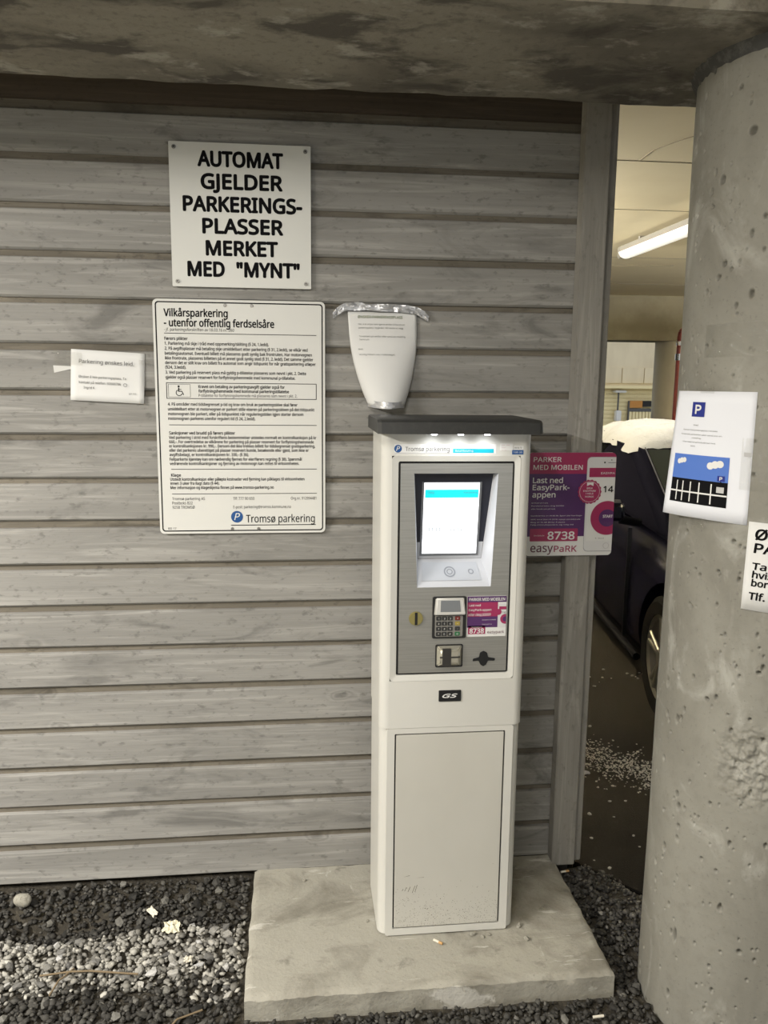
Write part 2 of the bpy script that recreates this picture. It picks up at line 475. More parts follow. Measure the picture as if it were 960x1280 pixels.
# the parking deck behind the wall line
deck = link('parking_deck', B().prism([(0.99, 0.06), (1.25, -0.25), (9.4, -0.25), (9.4, 12), (-3, 12), (-3, 0.14), (0.99, 0.14)], -0.3, -0.068).me(), mat_asphalt)
tag(deck, kind='structure')

yard = B()
for q in ((-14, 16, -16, -4.2), (-14, -4.0, -4.2, 26), (9.5, 24, -4.2, 26), (-4, 9.5, 12.1, 17.5)): yard.box(q[0], q[1], q[2], q[3], -0.4, -0.08)
yd = link('added_snow_yard', yard.me(), mat_snow); tag(yd, kind='structure')  # unseen snow, added to bounce light up under the beam
apron = link('gravel_apron', B().box(-4.0, 9.5, -4.2, -1.2, -0.3, -0.075).box(-4.0, -1.85, -1.2, 0.2, -0.3, -0.08).box(1.7, 9.5, -1.2, -0.24, -0.3, -0.08).me(), mat_apron); tag(apron, kind='structure')
sw = link('added_wall_side', B().box(-4.6, -4.4, -8, 0.2, -0.1, 2.75).me(), mat_back_beam); tag(sw, kind='structure')  # out-of-view wall, added to cut the sky light at the front
rw = link('added_wall_rear', B().box(-1.0, 3.2, 8.6, 8.75, -0.1, 2.75).me(), mat_dim); tag(rw, kind='structure')  # unseen wall, added so the car reflects something dark
bdm = B().box(-1.0, 3.2, 8.56, 8.60, .005, .15).me(); bdm.materials.append(mat_dim)
for k in range(17):
    o = bpy.data.objects.new('siding_board', bdm); C.objects.link(o); o.parent = rw; o.location = (0, 0, -.07 + k * .165)
iw = link('added_wall_left', B().box(-1.1, -1.0, 0.14, 12, -0.1, 2.75).me(), mat_backing); tag(iw, kind='structure')  # unseen deck wall, added to darken the car and floor
# slab under the machine, with a worn irregular rim
def slab_mesh():
    x0, x1, y0, y1, z1 = -0.156, 0.886, -0.585, 0.0, 0.0
    nx, ny = 84, 48
    v, f = [], []
    for j in range(ny + 1):
        for i in range(nx + 1):
            x = x0 + (x1 - x0) * i / nx; y = y0 + (y1 - y0) * j / ny
            z = 0.0025 * mnoise.fractal(Vector((x * 8, y * 8, 1)), 0.8, 2, 4)
            e = min(i, nx - i, j)
            if e == 0: z -= 0.006 + 0.010 * abs(mnoise.noise(Vector((x * 22, y * 22, 3))))
            if j == 0: y += 0.008 * mnoise.noise(Vector((x * 9, 5, 3)))
            if i in (0, nx): x += 0.006 * mnoise.noise(Vector((x, y * 12, 7)))
            v.append((x, y, min(z, 0.002)))
    w = nx + 1
    for j in range(ny):
        for i in range(nx): f.append((j * w + i, j * w + i + 1, (j + 1) * w + i + 1, (j + 1) * w + i))
    rim = [i for i in range(w)] + [j * w + nx for j in range(1, ny + 1)] + [ny * w + i for i in range(nx - 1, -1, -1)] + [j * w for j in range(ny - 1, 0, -1)]
    for lev, zz in ((0, -0.03), (1, -0.14)):
        base = len(v)
        for r in rim:
            x, y, z = v[r]
            d = 0.006 * mnoise.noise(Vector((x * 14, y * 14, zz * 30)))
            v.append((x, y + d, zz))
        prev = rim if lev == 0 else list(range(base - len(rim), base))
        n = len(rim)
        for k in range(n): f.append((prev[(k + 1) % n], prev[k], base + k, base + (k + 1) % n))
    return mesh('slab', v, f)
slab = link('concrete_slab', slab_mesh(), mat_slab, smooth=40)
tag(slab, 'worn rectangular concrete slab under the payment machine', 'slab')

# round column: fine grid with real air holes
CX, CY, CR = 1.252, -0.609, 0.279
def column_mesh():
    nz_ = 1000
    z0, z1 = -0.30, 2.41
    ang = np.concatenate([np.linspace(math.radians(150), math.radians(262), 250, endpoint=False), np.linspace(math.radians(262), math.radians(510), 60, endpoint=False)])
    na = len(ang)
    zz = np.linspace(z0, z1, nz_)
    A, Z = np.meshgrid(ang, zz)
    Rr = np.full_like(A, CR)
    Rr += 0.0012 * np.sin(A * 3 + Z * 2.1) + 0.0008 * np.sin(Z * 9 + A * 5)
    r = np.random.default_rng(11)
    holes = []
    for _ in range(420):
        holes.append((r.uniform(math.radians(150), math.radians(255)), r.uniform(-0.05, 2.38), r.choice([0.0018, 0.0024, 0.0032, 0.0042], p=[.45, .3, .17, .08]), r.uniform(0.8, 2.2)))
    for a, z, s, e in [(-150, 2.21, .0065, 1), (-158, 2.31, .004, 1), (-172, 2.1, .004, 1.5), (-165, 2.12, .006, 1.2), (-170, 1.87, .004, 1.2), (-163, 1.9, .004, 1.2), (-160, 1.93, .005, 1),
                       (178, .87, .005, 2.2), (190, .79, .005, 1.8), (187, .42, .005, 2.0), (196, .56, .005, 1.6), (-165, 1.1, .004, 1), (-160, .2, .004, 4), (180, .66, .004, 1.5), (184, .52, .004, 1), (186, .34, .003, 1)]:
        holes.append((math.radians(a % 360), z, s, e))
    for a, z, s, e in holes:
        da = (A - a) * CR; dz = (Z - z) / e
        d2 = (da * da + dz * dz) / (s * s)
        Rr -= np.where(d2 < 6, np.minimum(0.020, s * 3.6) * np.exp(-d2 ** 2 * 0.5), 0)
    # crumbling patch low on the right
    d2 = ((A - math.radians(233)) * CR / 0.075) ** 2 + ((Z - 0.74) / 0.10) ** 2
    patch = np.exp(-d2 ** 2)
    lump = np.array([[mnoise.fractal(Vector((a * 12, z * 40, 2)), 0.9, 2, 3) if p > 0.02 else 0.0 for a, z, p in zip(ra, rz_, rp)] for ra, rz_, rp in zip(A, Z, patch)])
    Rr += patch * (lump * 0.010 - 0.003)
    co = np.stack([Rr * np.cos(A), Rr * np.sin(A), Z], -1).reshape(-1, 3)
    i = np.arange(na); j = np.arange(nz_ - 1)
    I, J = np.meshgrid(i, j)
    f = np.stack([J * na + I, J * na + (I + 1) % na, (J + 1) * na + (I + 1) % na, (J + 1) * na + I], -1).reshape(-1, 4)
    me = bpy.data.meshes.new('column')
    me.vertices.add(len(co)); me.vertices.foreach_set('co', co.ravel())
    me.loops.add(f.size); me.loops.foreach_set('vertex_index', f.ravel().astype(np.int32))
    me.polygons.add(len(f)); me.polygons.foreach_set('loop_start', np.arange(0, f.size, 4, dtype=np.int32))
    me.polygons.foreach_set('loop_total', np.full(len(f), 4, np.int32))
    me.polygons.foreach_set('use_smooth', np.ones(len(f), bool))
    me.update(); me.validate()
    return me
column = empty('concrete_column', (CX, CY, -0.3)); tag(column, 'thick round concrete column with air holes beside the parked car', 'column')
co_ = child('shaft', column_mesh(), mat_column, column); co_.location = (0, 0, 0.3)
# ragged mortar collar where it meets the beam
v, f = [], []
n = 120
for k in range(n):
    a = 2 * PI * k / n
    g = 0.010 * abs(mnoise.noise(Vector((math.cos(a) * 9, math.sin(a) * 9, 1)))) + 0.006
    for rr_, zz in ((CR - 0.004, 2.375 - g * 0.9), (CR + 0.004 + g * 0.6, 2.388 - g * 0.4), (CR + 0.010 + g, 2.404)):
        v.append((rr_ * math.cos(a), rr_ * math.sin(a), zz + 0.3))
for k in range(n):
    for q in range(2):
        f.append((k * 3 + q, ((k + 1) % n) * 3 + q, ((k + 1) % n) * 3 + q + 1, k * 3 + q + 1))
child('mortar_collar', mesh('collar', v, f), M('dark_mortar', (0.07, 0.07, 0.068), 0.9, layers=[(40, 4, .5, .7, (.16, .16, .15), .7)]), column, smooth=60)

# ------------------------------------------------------------------ the parking payment machine
KX0, KX1 = 0.230, 0.648
KF = -0.375
kiosk = empty('parking_payment_machine', (0.44, -0.25, 0.0))
tag(kiosk, 'white pillar-shaped parking payment machine with a lit screen and dark hood', 'machine')
class KP:  # children are written in world coordinates
    pass
def kpart(name, me, mat, parent=kiosk, smooth=None):
    return link_world(name, me, mat, parent, smooth)
def link_world(name, me, mat, parent, smooth=None):
    o = child(name, me, mat, parent, smooth)
    off = Vector((0, 0, 0)); p = parent
    root = parent
    # only the root is moved; parts sit at the root's origin
    if parent.parent is None: o.location = -Vector(parent.location)
    return o
def shell(x0, x1, yf, yb, r):
    pts = [(x0, yb), (x1, yb)]
    for i in range(9):
        t = PI / 2 * i / 8
        pts.append((x1 - r + r * math.cos(t), yf + r - r * math.sin(t)))
    for i in range(9):
        t = PI / 2 * i / 8
        pts.append((x0 + r - r * math.sin(t), yf + r - r * math.cos(t)))
    return pts
b = B()
b.prism(shell(KX0, KX1, -0.366, -0.12, 0.030), 0.004, 0.664)            # lower cabinet
b.prism(shell(KX0 - 0.002, KX1 + 0.001, KF, -0.12, 0.028), 0.664, 0.807)    # band with the badge
b.prism(shell(KX0 - 0.002, KX1 + 0.001, KF, -0.12, 0.028), 1.452, 1.516)    # header band
b.prism([(KX0 - 0.002, -0.12), (KX1 + 0.001, -0.12), (KX1 + 0.001, -0.29), (KX0 - 0.002, -0.29)], 0.807, 1.452)
sp = shell(KX0 - 0.002, KX1 + 0.001, KF, -0.29, 0.028)
b.prism([(0.615, -0.29)] + sp[1:11] + [(0.615, KF)], 0.807, 1.452)
b.prism([sp[0], (0.256, -0.29), (0.256, KF)] + sp[11:], 0.807, 1.452)
kpart('housing', b.me(), mat_white, smooth=35)
b = B().prism(shell(KX0 + 0.012, KX1 - 0.012, -0.355, -0.13, 0.025), -0.002, 0.012)
kpart('plinth', b.me(), mat_black)

# hood with down lights
hood_prof = [(-0.424, 1.514), (-0.418, 1.545), (-0.405, 1.552), (-0.13, 1.554), (-0.115, 1.548), (-0.115, 1.516)]
v, f = [], []
xs = [0.213, 0.222, 0.650, 0.658, 0.664]
sk = [(0.010, 0.96), (0.0, 1.0), (0.0, 1.0), (0.003, 0.985), (0.010, 0.93)]
n = len(hood_prof)
for x, (dy, kz) in zip(xs, sk):
    for y, z in hood_prof: v.append((x, y + (dy if y < -0.3 else 0), 1.514 + (z - 1.514) * kz))
for i in range(len(xs) - 1):
    for k in range(n): f.append((i * n + k, (i + 1) * n + k, (i + 1) * n + (k + 1) % n, i * n + (k + 1) % n))
f += [tuple(range(n))[::-1], tuple(range((len(xs) - 1) * n, len(xs) * n))]
bb = B().add(v, f)
hood = kpart('hood', bb.me(), mat_hood, smooth=30)
mat_led = M('led_glow', (0.9, 0.9, 0.9), 0.4, emit=((0.95, 0.98, 1.0), 14.0))
for x in (0.365, 0.437, 0.510):
    o = child('downlight', B().cyl((x, -0.412, 1.5145), (x, -0.412, 1.5115), 0.008, 16).me(), mat_led, hood)
    ld = bpy.data.lights.new('downlight_lamp', 'SPOT'); ld.energy = 0.22; ld.spot_size = math.radians(160); ld.spot_blend = 0.9; ld.shadow_soft_size = 0.006
    ld.color = (0.95, 0.98, 1.0)
    lo = bpy.data.objects.new('downlight_lamp', ld); C.objects.link(lo); lo.parent = o; lo.location = (x, -0.414, 1.508)
    lo.rotation_euler = (math.radians(12), 0, 0)

# upper front: light frame, black gasket, steel panel with the screen recess
NR = 5
kpart('front_frame', B().ring(rr(0.256, 0.8065, 0.6155, 1.4525, 0.012, NR), rr(0.2745, 0.8235, 0.6005, 1.4365, 0.005, NR), KF - 0.001, -0.355, KF + 0.003).me(), mat_white, smooth=40)
SX0, SX1, SZ0, SZ1, SY = 0.2805, 0.5945, 0.8300, 1.4305, -0.3735
HO = [(0.331, 1.081), (0.542, 1.081), (0.554, 1.403), (0.318, 1.403)]     # recess mouth
HI = [(0.340, 1.150), (0.526, 1.150), (0.547, 1.397), (0.324, 1.397)]     # recess bottom
def ry(z): return lerp(-0.312, -0.343, (z - 1.150) / 0.247)
def lerp(a, b, t): return a + (b - a) * t
RY = -0.312
def rmap(off): return lambda u, v_: (u, ry(v_) - off, v_)
# gasket ring only around the panel's edge
kpart('gasket', B().ring(rc(0.272, 0.822, 0.603, 1.439), rc(0.283, 0.833, 0.592, 1.428), -0.3655, -0.355).me(), mat_black)
v = [(x, SY, z) for x, z in rc(SX0, SZ0, SX1, SZ1)] + [(x, SY, z) for x, z in HO] + [(x, -0.362, z) for x, z in rc(SX0, SZ0, SX1, SZ1)]
f = []
for i in range(4):
    j = (i + 1) % 4
    f += [(i, j, 4 + j, 4 + i), (j, i, 8 + i, 8 + j)]
steel = kpart('steel_panel', mesh('steel', v, f), mat_steel)
v2 = [(x, SY, z) for x, z in HO] + [(x, ry(z), z) for x, z in HI]
rec = kpart('screen_recess', mesh('recess', v2, [(1, 2, 6, 5), (0, 1, 5, 4), (3, 0, 4, 7)]), mat_recess)
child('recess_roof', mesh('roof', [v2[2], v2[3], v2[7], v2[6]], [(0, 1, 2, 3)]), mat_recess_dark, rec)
scr = kpart('screen', mesh('screen', v2[4:], [(0, 1, 2, 3)]), mat_recess_dark)
led = rec
SL, SR, SB, ST = 0.3515, 0.5095, 1.166, 1.374
fr = [rmap(0.0010)(u, v_) for u, v_ in rc(0.340, 1.150, 0.5265, 1.196)]
child('screen_frame', mesh('frame', [rmap(.001)(u, v_) for u, v_ in [(0.3405, 1.151), (0.5255, 1.151), (0.5290, 1.200), (0.3365, 1.200)]], [(0, 1, 2, 3)]), mat_recess, scr)
bo_, bi_ = rc(SL - .006, SB - .006, SR + .006, ST + .002), rc(SL, SB, SR, ST)
child('bezel', B().add([rmap(.004)(*p) for p in bo_] + [rmap(.004)(*p) for p in bi_] + [rmap(.0)(*p) for p in bo_] + [rmap(.0)(*p) for p in bi_],
    [q for i in range(4) for q in ((i, (i + 1) % 4, 4 + (i + 1) % 4, 4 + i), ((i + 1) % 4, i, 8 + i, 8 + (i + 1) % 4), (4 + i, 4 + (i + 1) % 4, 12 + (i + 1) % 4, 12 + i))]).me(), M('bezel_grey', (.16, .17, .19), .35), scr)
flat('display', rc(SL, SB, SR, ST), rmap(0.0016), mat_screen, scr)
flat('status_bar', rc(SL + .003, 1.330, SR - .002, 1.354), rmap(0.0022), mat_cyan, scr)
text('Valg', SL + .012, 1.343, 0.006, rmap(0.0027), mat_icon, scr)
text('Kortbetaling', SR - .005, 1.343, 0.005, rmap(0.0027), mat_icon, scr, align='RIGHT')
for x in (0.369, 0.390, 0.432, 0.453):
    flats('screen_icon', [rc(x, 1.234, x + 0.012, 1.236), rc(x, 1.241, x + 0.012, 1.243), rc(x, 1.234, x + 0.002, 1.243), rc(x + 0.010, 1.234, x + 0.012, 1.243)], rmap(0.0022), mat_icon, scr)
# ledge print: contactless mark and a round button
def ledge_map(u, v):
    t = v
    xa = lerp(HO[0][0], HI[0][0], t); xb = lerp(HO[1][0], HI[1][0], t)
    return (lerp(xa, xb, u), lerp(SY, RY, t) - 0.0009, lerp(1.081, 1.150, t) + 0.0009)
mat_pr = M('ledge_print', (0.26, 0.28, 0.33), 0.4)
mat_pr2 = M('ledge_plate', (0.48, 0.51, 0.57), 0.35)
flat('ledge_plate', rc(0.07, 0.22, 0.90, 0.86), ledge_map, mat_pr2, led)
def em(u, v): p = ledge_map(u, v); return (p[0], p[1] - 0.0004, p[2] + 0.0004)
for cx, cz, ra, rb in ((0.47, 0.52, 0.085, 0.065), (0.47, 0.52, 0.045, 0.03), (0.78, 0.52, 0.04, 0.028)):
    k = 24
    bq = B()
    oo = [em(cx + ra * math.cos(2 * PI * i / k), cz + ra * 2.2 * math.sin(2 * PI * i / k)) for i in range(k)]
    ii = [em(cx + rb * math.cos(2 * PI * i / k), cz + rb * 2.2 * math.sin(2 * PI * i / k)) for i in range(k)]
    bq.add(oo + ii, [(i, (i + 1) % k, k + (i + 1) % k, k + i) for i in range(k)])
    child('contactless_mark', bq.me(fix=False), mat_pr, led)

# lock
lk = kpart('lock', B().cyl((0.329, SY, 0.992), (0.329, SY - 0.006, 0.992), 0.020, 28).me(bevel=0.0015), mat_brass, smooth=40)
child('lock_slot', B().box(0.3255, 0.3330, SY - 0.0068, SY - 0.004, 0.974, 1.010).me(), mat_black, lk)
# pin pad
pad = kpart('pin_pad', B().plate(rr(0.376, 0.932, 0.473, 1.054, 0.005), SY - 0.006, SY + 0.001).me(bevel=0.0015), M('pad_black', (0.02, 0.02, 0.02), 0.35), smooth=40)
child('display_hood', B().add([(0.380, SY - 0.006, 1.001), (0.470, SY - 0.006, 1.001), (0.466, SY - 0.006, 1.051), (0.384, SY - 0.006, 1.051),
                               (0.382, SY - 0.020, 1.006), (0.468, SY - 0.020, 1.006), (0.462, SY - 0.010, 1.049), (0.388, SY - 0.010, 1.049)],
                              [(0, 1, 5, 4), (1, 2, 6, 5), (2, 3, 7, 6), (3, 0, 4, 7), (4, 5, 6, 7)]).me(bevel=0.002), M('pad_silver', (0.62, 0.61, 0.58), 0.3, 0.3), pad, smooth=50)
child('pad_display', B().add([(0.396, SY - 0.0195, 1.014), (0.454, SY - 0.0195, 1.014), (0.452, SY - 0.0125, 1.045), (0.398, SY - 0.0125, 1.045)], [(0, 1, 2, 3)]).me(fix=False), M('lcd_grey', (0.16, 0.17, 0.18), 0.15), pad)
keyplate = child('key_plate', B().plate(rr(0.383, 0.938, 0.463, 1.000, 0.004), SY - 0.009, SY - 0.005).me(bevel=0.001), M('key_plate', (0.30, 0.29, 0.27), 0.35, 0.4), pad, smooth=40)
kc = [M('key_black', (0.03, 0.03, 0.03), 0.5), M('key_red', (0.16, 0.02, 0.015), 0.5), M('key_yellow', (0.35, 0.27, 0.06), 0.5), M('key_green', (0.03, 0.15, 0.06), 0.5)]
keyme = {}
for r_ in range(4):
    for c_ in range(4):
        m_ = kc[0] if c_ < 3 else [kc[1], kc[2], kc[0], kc[3]][r_]
        if m_.name not in keyme:
            keyme[m_.name] = B().box(-0.0072, 0.0072, -0.0022, 0.0, -0.0058, 0.0058).me(bevel=0.001); keyme[m_.name].materials.append(m_)
        o = bpy.data.objects.new('key', keyme[m_.name]); C.objects.link(o); o.parent = pad
        o.location = (0.393 + c_ * 0.0165 + (0.0045 if c_ == 3 else 0), SY - 0.009, 0.9925 - r_ * 0.0152)
        dig = ('123', '456', '789', '*0#')[r_][c_] if c_ < 3 else 'X<-O'[r_]
        text(dig, o.location.x, o.location.z - 0.0025, 0.005, wmap(SY - 0.0116), mat_print_white, pad, align='CENTER', name='key_digit')
# card slot
cs = kpart('card_slot', B().ring(rr(0.387, 0.846, 0.466, 0.913, 0.004), rr(0.390, 0.849, 0.463, 0.910, 0.003), SY - 0.003, SY + 0.0).me(), mat_black)
child('bezel', B().add([(0.390, SY - 0.002, 0.849), (0.463, SY - 0.002, 0.849), (0.463, SY - 0.002, 0.910), (0.390, SY - 0.002, 0.910),
                        (0.400, SY - 0.016, 0.860), (0.453, SY - 0.016, 0.860), (0.453, SY - 0.016, 0.900), (0.400, SY - 0.016, 0.900)],
                       [(0, 1, 5, 4), (1, 2, 6, 5), (2, 3, 7, 6), (3, 0, 4, 7), (4, 5, 6, 7)]).me(bevel=0.003), M('slot_silver', (0.55, 0.53, 0.45), 0.25, 0.6), cs, smooth=50)
child('slot_groove', B().box(0.405, 0.430, SY - 0.0168, SY - 0.012, 0.853, 0.905).box(0.398, 0.456, SY - 0.0172, SY - 0.012, 0.8775, 0.8815).me(), M('slot_dark', (0.03, 0.028, 0.026), 0.5), cs)
# coin slot: black winged opening
pts = [(0.496, 0.861), (0.513, 0.862), (0.519, 0.850), (0.527, 0.845), (0.535, 0.850), (0.541, 0.862), (0.560, 0.861), (0.561, 0.868), (0.541, 0.872), (0.537, 0.886), (0.527, 0.891), (0.517, 0.886), (0.514, 0.872), (0.497, 0.868)]
kpart('coin_slot', B().plate(pts, SY - 0.003, SY + 0.001).me(bevel=0.0008), mat_black)
# badge
bd = kpart('badge', B().plate(rr(0.399, 0.743, 0.464, 0.776, 0.002), KF - 0.003, KF + 0.001).me(), mat_black)
text('GS', 0.4315, 0.7545, 0.011, wmap(KF - 0.0035), mat_print_white, bd, w=0.045, bold=0.03, align='CENTER', shear=0.3)
# lower door with frame and dark gap
kpart('door_frame', B().ring(rr(0.251, 0.004, 0.623, 0.663, 0.006, NR), rr(0.2730, 0.0250, 0.5995, 0.6470, 0.003, NR), KF, -0.365).me(bevel=0), mat_white, smooth=40)
kpart('door_gap', B().plate(rc(0.270, 0.022, 0.602, 0.650), -0.3675, -0.365).me(), mat_black)
dr = kpart('lower_door', B().plate(rc(0.2775, 0.0295, 0.595, 0.6425), KF - 0.0008, -0.367).me(bevel=0.0012), mat_door, smooth=40)
# specks of dirt thrown up on the door foot, and the scratched marks
bq = B(); rs = random.Random(4)
for _ in range(620):
    x = rs.uniform(0.279, 0.594); z = 0.031 + abs(rs.gauss(0, 0.055)); s = rs.uniform(0.0003, 0.0010) * (1.4 if rs.random() < .12 else 1)
    if z < 0.3: bq.add([(x + s * rs.uniform(.6, 1.6) * math.cos(a), KF - 0.0012, z + s * math.sin(a)) for a in (0, 1.2, 2.4, 3.7, 5)], [(0, 1, 2, 3, 4)])
mat_dirt = M('splashed_dirt', (0.10, 0.088, 0.065), 0.9)
o = child('dirt_specks', bq.me(fix=False), mat_dirt, dr); o['kind'] = 'stuff'
for x, z, dx, dz in ((0.300, 0.150, .004, .006), (0.308, 0.149, .006, .012), (0.318, 0.146, .007, .016), (0.331, 0.142, .008, .022), (0.339, 0.145, .007, .022), (0.344, 0.190, .022, .001), (0.305, 0.195, .018, .004), (0.37, 0.088, .018, -.009), (0.30, 0.118, .010, -.001)):
    child('scratch', mesh('scratch', [(x, KF - 0.0012, z), (x + 0.0012, KF - 0.0012, z), (x + dx + 0.001, KF - 0.0012, z + dz), (x + dx, KF - 0.0012, z + dz + 0.0008)], [(0, 1, 2, 3)]), mat_dirt, dr)

# header sticker
def plogo(cx, cz, r, mp, mp2, parent):
    flat('logo_disc', circ(cx, cz, r, 36), mp, mat_blue, parent)
    return text('P', cx + r * 0.02, cz - r * 0.55, r * 1.18, mp2, mat_print_white, parent, align='CENTER', shear=0.25, name='logo_letter', bold=0.005)
hs = kpart('header_sticker', B().plate(rc(0.262, 1.457, 0.545, 1.484), KF - 0.0008, KF + 0.0005).me(), mat_print_white)
w1, w2 = wmap(KF - 0.0012), wmap(KF - 0.0016)
plogo(0.272, 1.4715, 0.0105, w1, w2, hs)
text('Tromsø parkering', 0.292, 1.4650, 0.0115, w2, mat_grey_ink, hs, w=0.122)
flat('logo_rule', rc(0.262, 1.4595, 0.415, 1.4602), w1, mat_grey_ink, hs)
flat('cyan_strip', rc(0.424, 1.4600, 0.538, 1.4715), w1, mat_cyanp, hs)
text('Betal/Betaling', 0.430, 1.4635, 0.0048, w2, mat_print_white, hs, w=0.05)
st = kpart('small_labels', B().plate(rc(0.556, 1.467, 0.592, 1.486), KF - 0.0008, KF + 0.0005).plate(rc(0.596, 1.4695, 0.622, 1.4800), KF - 0.0008, KF + 0.0005).me(), mat_print_white)
flat('blue_label', rc(0.590, 1.456, 0.622, 1.468), w1, mat_blue, st)
text('100 30 70', 0.606, 1.4725, 0.004, w2, mat_ink, st, w=0.02, align='CENTER')
text('100 30', 0.606, 1.4600, 0.004, w2, mat_print_white, st, w=0.024, align='CENTER')
text('---  ---\n----\n-- --', 0.560, 1.480, 0.004, w2, M('pink_ink', (0.5, 0.12, 0.15), 0.5), st, w=0.022)

# little EasyPark sticker on the steel panel
def easy_sticker():
    e = kpart('payment_sticker', B().plate(rr(0.476, 0.934, 0.590, 1.053, 0.002), SY - 0.0008, SY + 0.0005).me(), mat_print_white)
    a, c = wmap(SY - 0.0012), wmap(SY - 0.0016)
    flat('header_print', rc(0.4765, 1.035, 0.5895, 1.0525), a, mat_purple, e)
    text('PARKER MED MOBILEN', 0.481, 1.0395, 0.0085, c, mat_print_white, e, w=0.104, bold=0.015)
    flat('pink_print', rc(0.4765, 0.993, 0.565, 1.035), a, mat_pink, e)
    flat('purple_print', rc(0.4765, 0.961, 0.565, 0.993), a, mat_purple, e)
    text('Last ned\nEasyPark-appen\neller ring 02000', 0.480, 1.0235, 0.0062, c, mat_print_white, e, w=0.066, line=1.25, bold=0.012)
    text('Last ned gratis', 0.480, 0.9950, 0.0022, c, mat_print_white, e, w=0.06)
    text('Kundeservice 21 39 88 88\nwww.easypark.no', 0.520, 0.982, 0.0028, c, mat_print_white, e, w=0.04, line=2.6)
    flat('phone_print', rr(0.566, 0.960, 0.5895, 1.030, 0.004), wmap(SY - 0.0013), M('phone_print_white', (0.66, 0.66, 0.67), 0.4), e)
    flat('phone_header', rc(0.5685, 1.013, 0.5895, 1.022), c, mat_pink, e)
    text('14', 0.5785, 1.001, 0.006, c, mat_ink, e, w=0.009)
    flat('dial_print', circ(0.587, 0.985, 0.0145, 32, xmax=0.5895), c, mat_pink, e)
    flat('dial_core', circ(0.587, 0.985, 0.0075, 24, xmax=0.5895), wmap(SY - 0.0019), mat_purple, e)
    flat('badge_print', circ(0.567, 1.006, 0.009, 24), wmap(SY - 0.0019), mat_pink, e)
    flat('number_print', rc(0.480, 0.9415, 0.530, 0.966), a, mat_pink, e)
    text('8738', 0.505, 0.9445, 0.0135, c, mat_print_white, e, w=0.042, bold=0.02, align='CENTER')
    text('Områdekode', 0.505, 0.9605, 0.0028, c, mat_print_white, e, w=0.03, align='CENTER')
    text('easypark', 0.536, 0.9430, 0.0085, c, mat_maroon, e, w=0.049)
easy_sticker()

# ------------------------------------------------------------------ signs and notices on the boards
def sign_empty(name, x, z, label, cat='sign'):
    e = empty(name, (x, 0, z)); tag(e, label, cat); return e
class Off:
    """world-coordinate children under a moved root"""
    pass
def mp_off(e, y):
    L0 = Vector(e.location)
    return lambda u, v: (u - L0.x, y - L0.y, v - L0.z)
def part_w(name, me, mat, e, smooth=None):
    o = child(name, me, mat, e, smooth); o.location = -Vector(e.location); return o

# upper sign
s1 = sign_empty('metal_sign', -0.161, 1.925, 'square white sign reading AUTOMAT GJELDER PARKERINGSPLASSER MERKET MED MYNT')
part_w('plate', B().plate(rr(-0.368, 1.927, 0.045, 2.337, 0.003), -0.012, -0.008).me(), mat_sign, s1)
mpf = mp_off(s1, -0.0126)
for s, cx, z, w in (('AUTOMAT', -0.161, 2.272, 0.250), ('GJELDER', -0.158, 2.209, 0.240), ('PARKERINGS-', -0.156, 2.145, 0.351), ('PLASSER', -0.157, 2.083, 0.239), ('MERKET', -0.161, 2.020, 0.214), ('MED', -0.268, 1.959, 0.110), ('"MYNT"', -0.084, 1.959, 0.190)):
    text(s, cx, z, 0.040, mpf, mat_ink, s1, w=w, bold=0.036, align='CENTER')
for x, z in ((-0.353, 2.322), (0.029, 2.322), (-0.353, 1.942), (0.029, 1.942)):
    o = part_w('screw', B().cyl((x, -0.012, z), (x, -0.016, z), 0.0062, 14, 0.005).me(), mat_screw, s1)
    child('screw_slot', B().cyl((x, -0.0158, z), (x, -0.0163, z), 0.0022, 8).me(), mat_black, o)
for z in (2.02, 2.22): part_w('standoff', B().box(-0.30, -0.02, -0.008, 0.001, z, z + .04).me(), mat_backing, s1)

# terms sign
s2 = sign_empty('terms_sign', -0.171, 1.173, 'large white parking terms sign with black border and small print')
X0, X1, Z0, Z1 = -0.429, 0.0865, 1.174, 1.890
part_w('plate', B().plate(rr(X0, Z0, X1, Z1, 0.014), -0.013, -0.009).me(), mat_sign2, s2)
for z in (1.25, 1.72): part_w('standoff', B().box(-0.35, 0.0, -0.009, 0.001, z, z + .05).me(), mat_backing, s2)
part_w('border', B().ring(rr(X0 + 0.007, Z0 + 0.007, X1 - 0.007, Z1 - 0.007, 0.010), rr(X0 + 0.0105, Z0 + 0.0105, X1 - 0.0105, Z1 - 0.0105, 0.0075), -0.0136, -0.0128).me(), mat_ink, s2)
mq = mp_off(s2, -0.0136)
def zz(py): return 1.892 - (py - 372.5) / 293.5 * 0.718
LX = -0.397
K = 0.0024
text('Vilkårsparkering', LX, zz(394), 0.0215, mq, mat_ink, s2, w=0.190, bold=0.02)
text('- utenfor offentlig ferdselsåre', LX, zz(406), 0.0215, mq, mat_ink, s2, w=0.329, bold=0.02)
text('- jf. parkeringsforskriften av 18.03.16 nr. 260', LX, zz(410.8) - 0.002, 0.0088, mq, mat_ink, s2, w=0.208, shear=0.15)
def rule(py, xa=LX, xb=0.060): flat('rule', rc(xa, zz(py) - 0.0009, xb, zz(py) + 0.0009), mq, mat_ink, s2)
rule(414.5)
text('Førers plikter', LX, zz(422.5), 0.0088, mq, mat_ink, s2, w=0.069, bold=0.02)
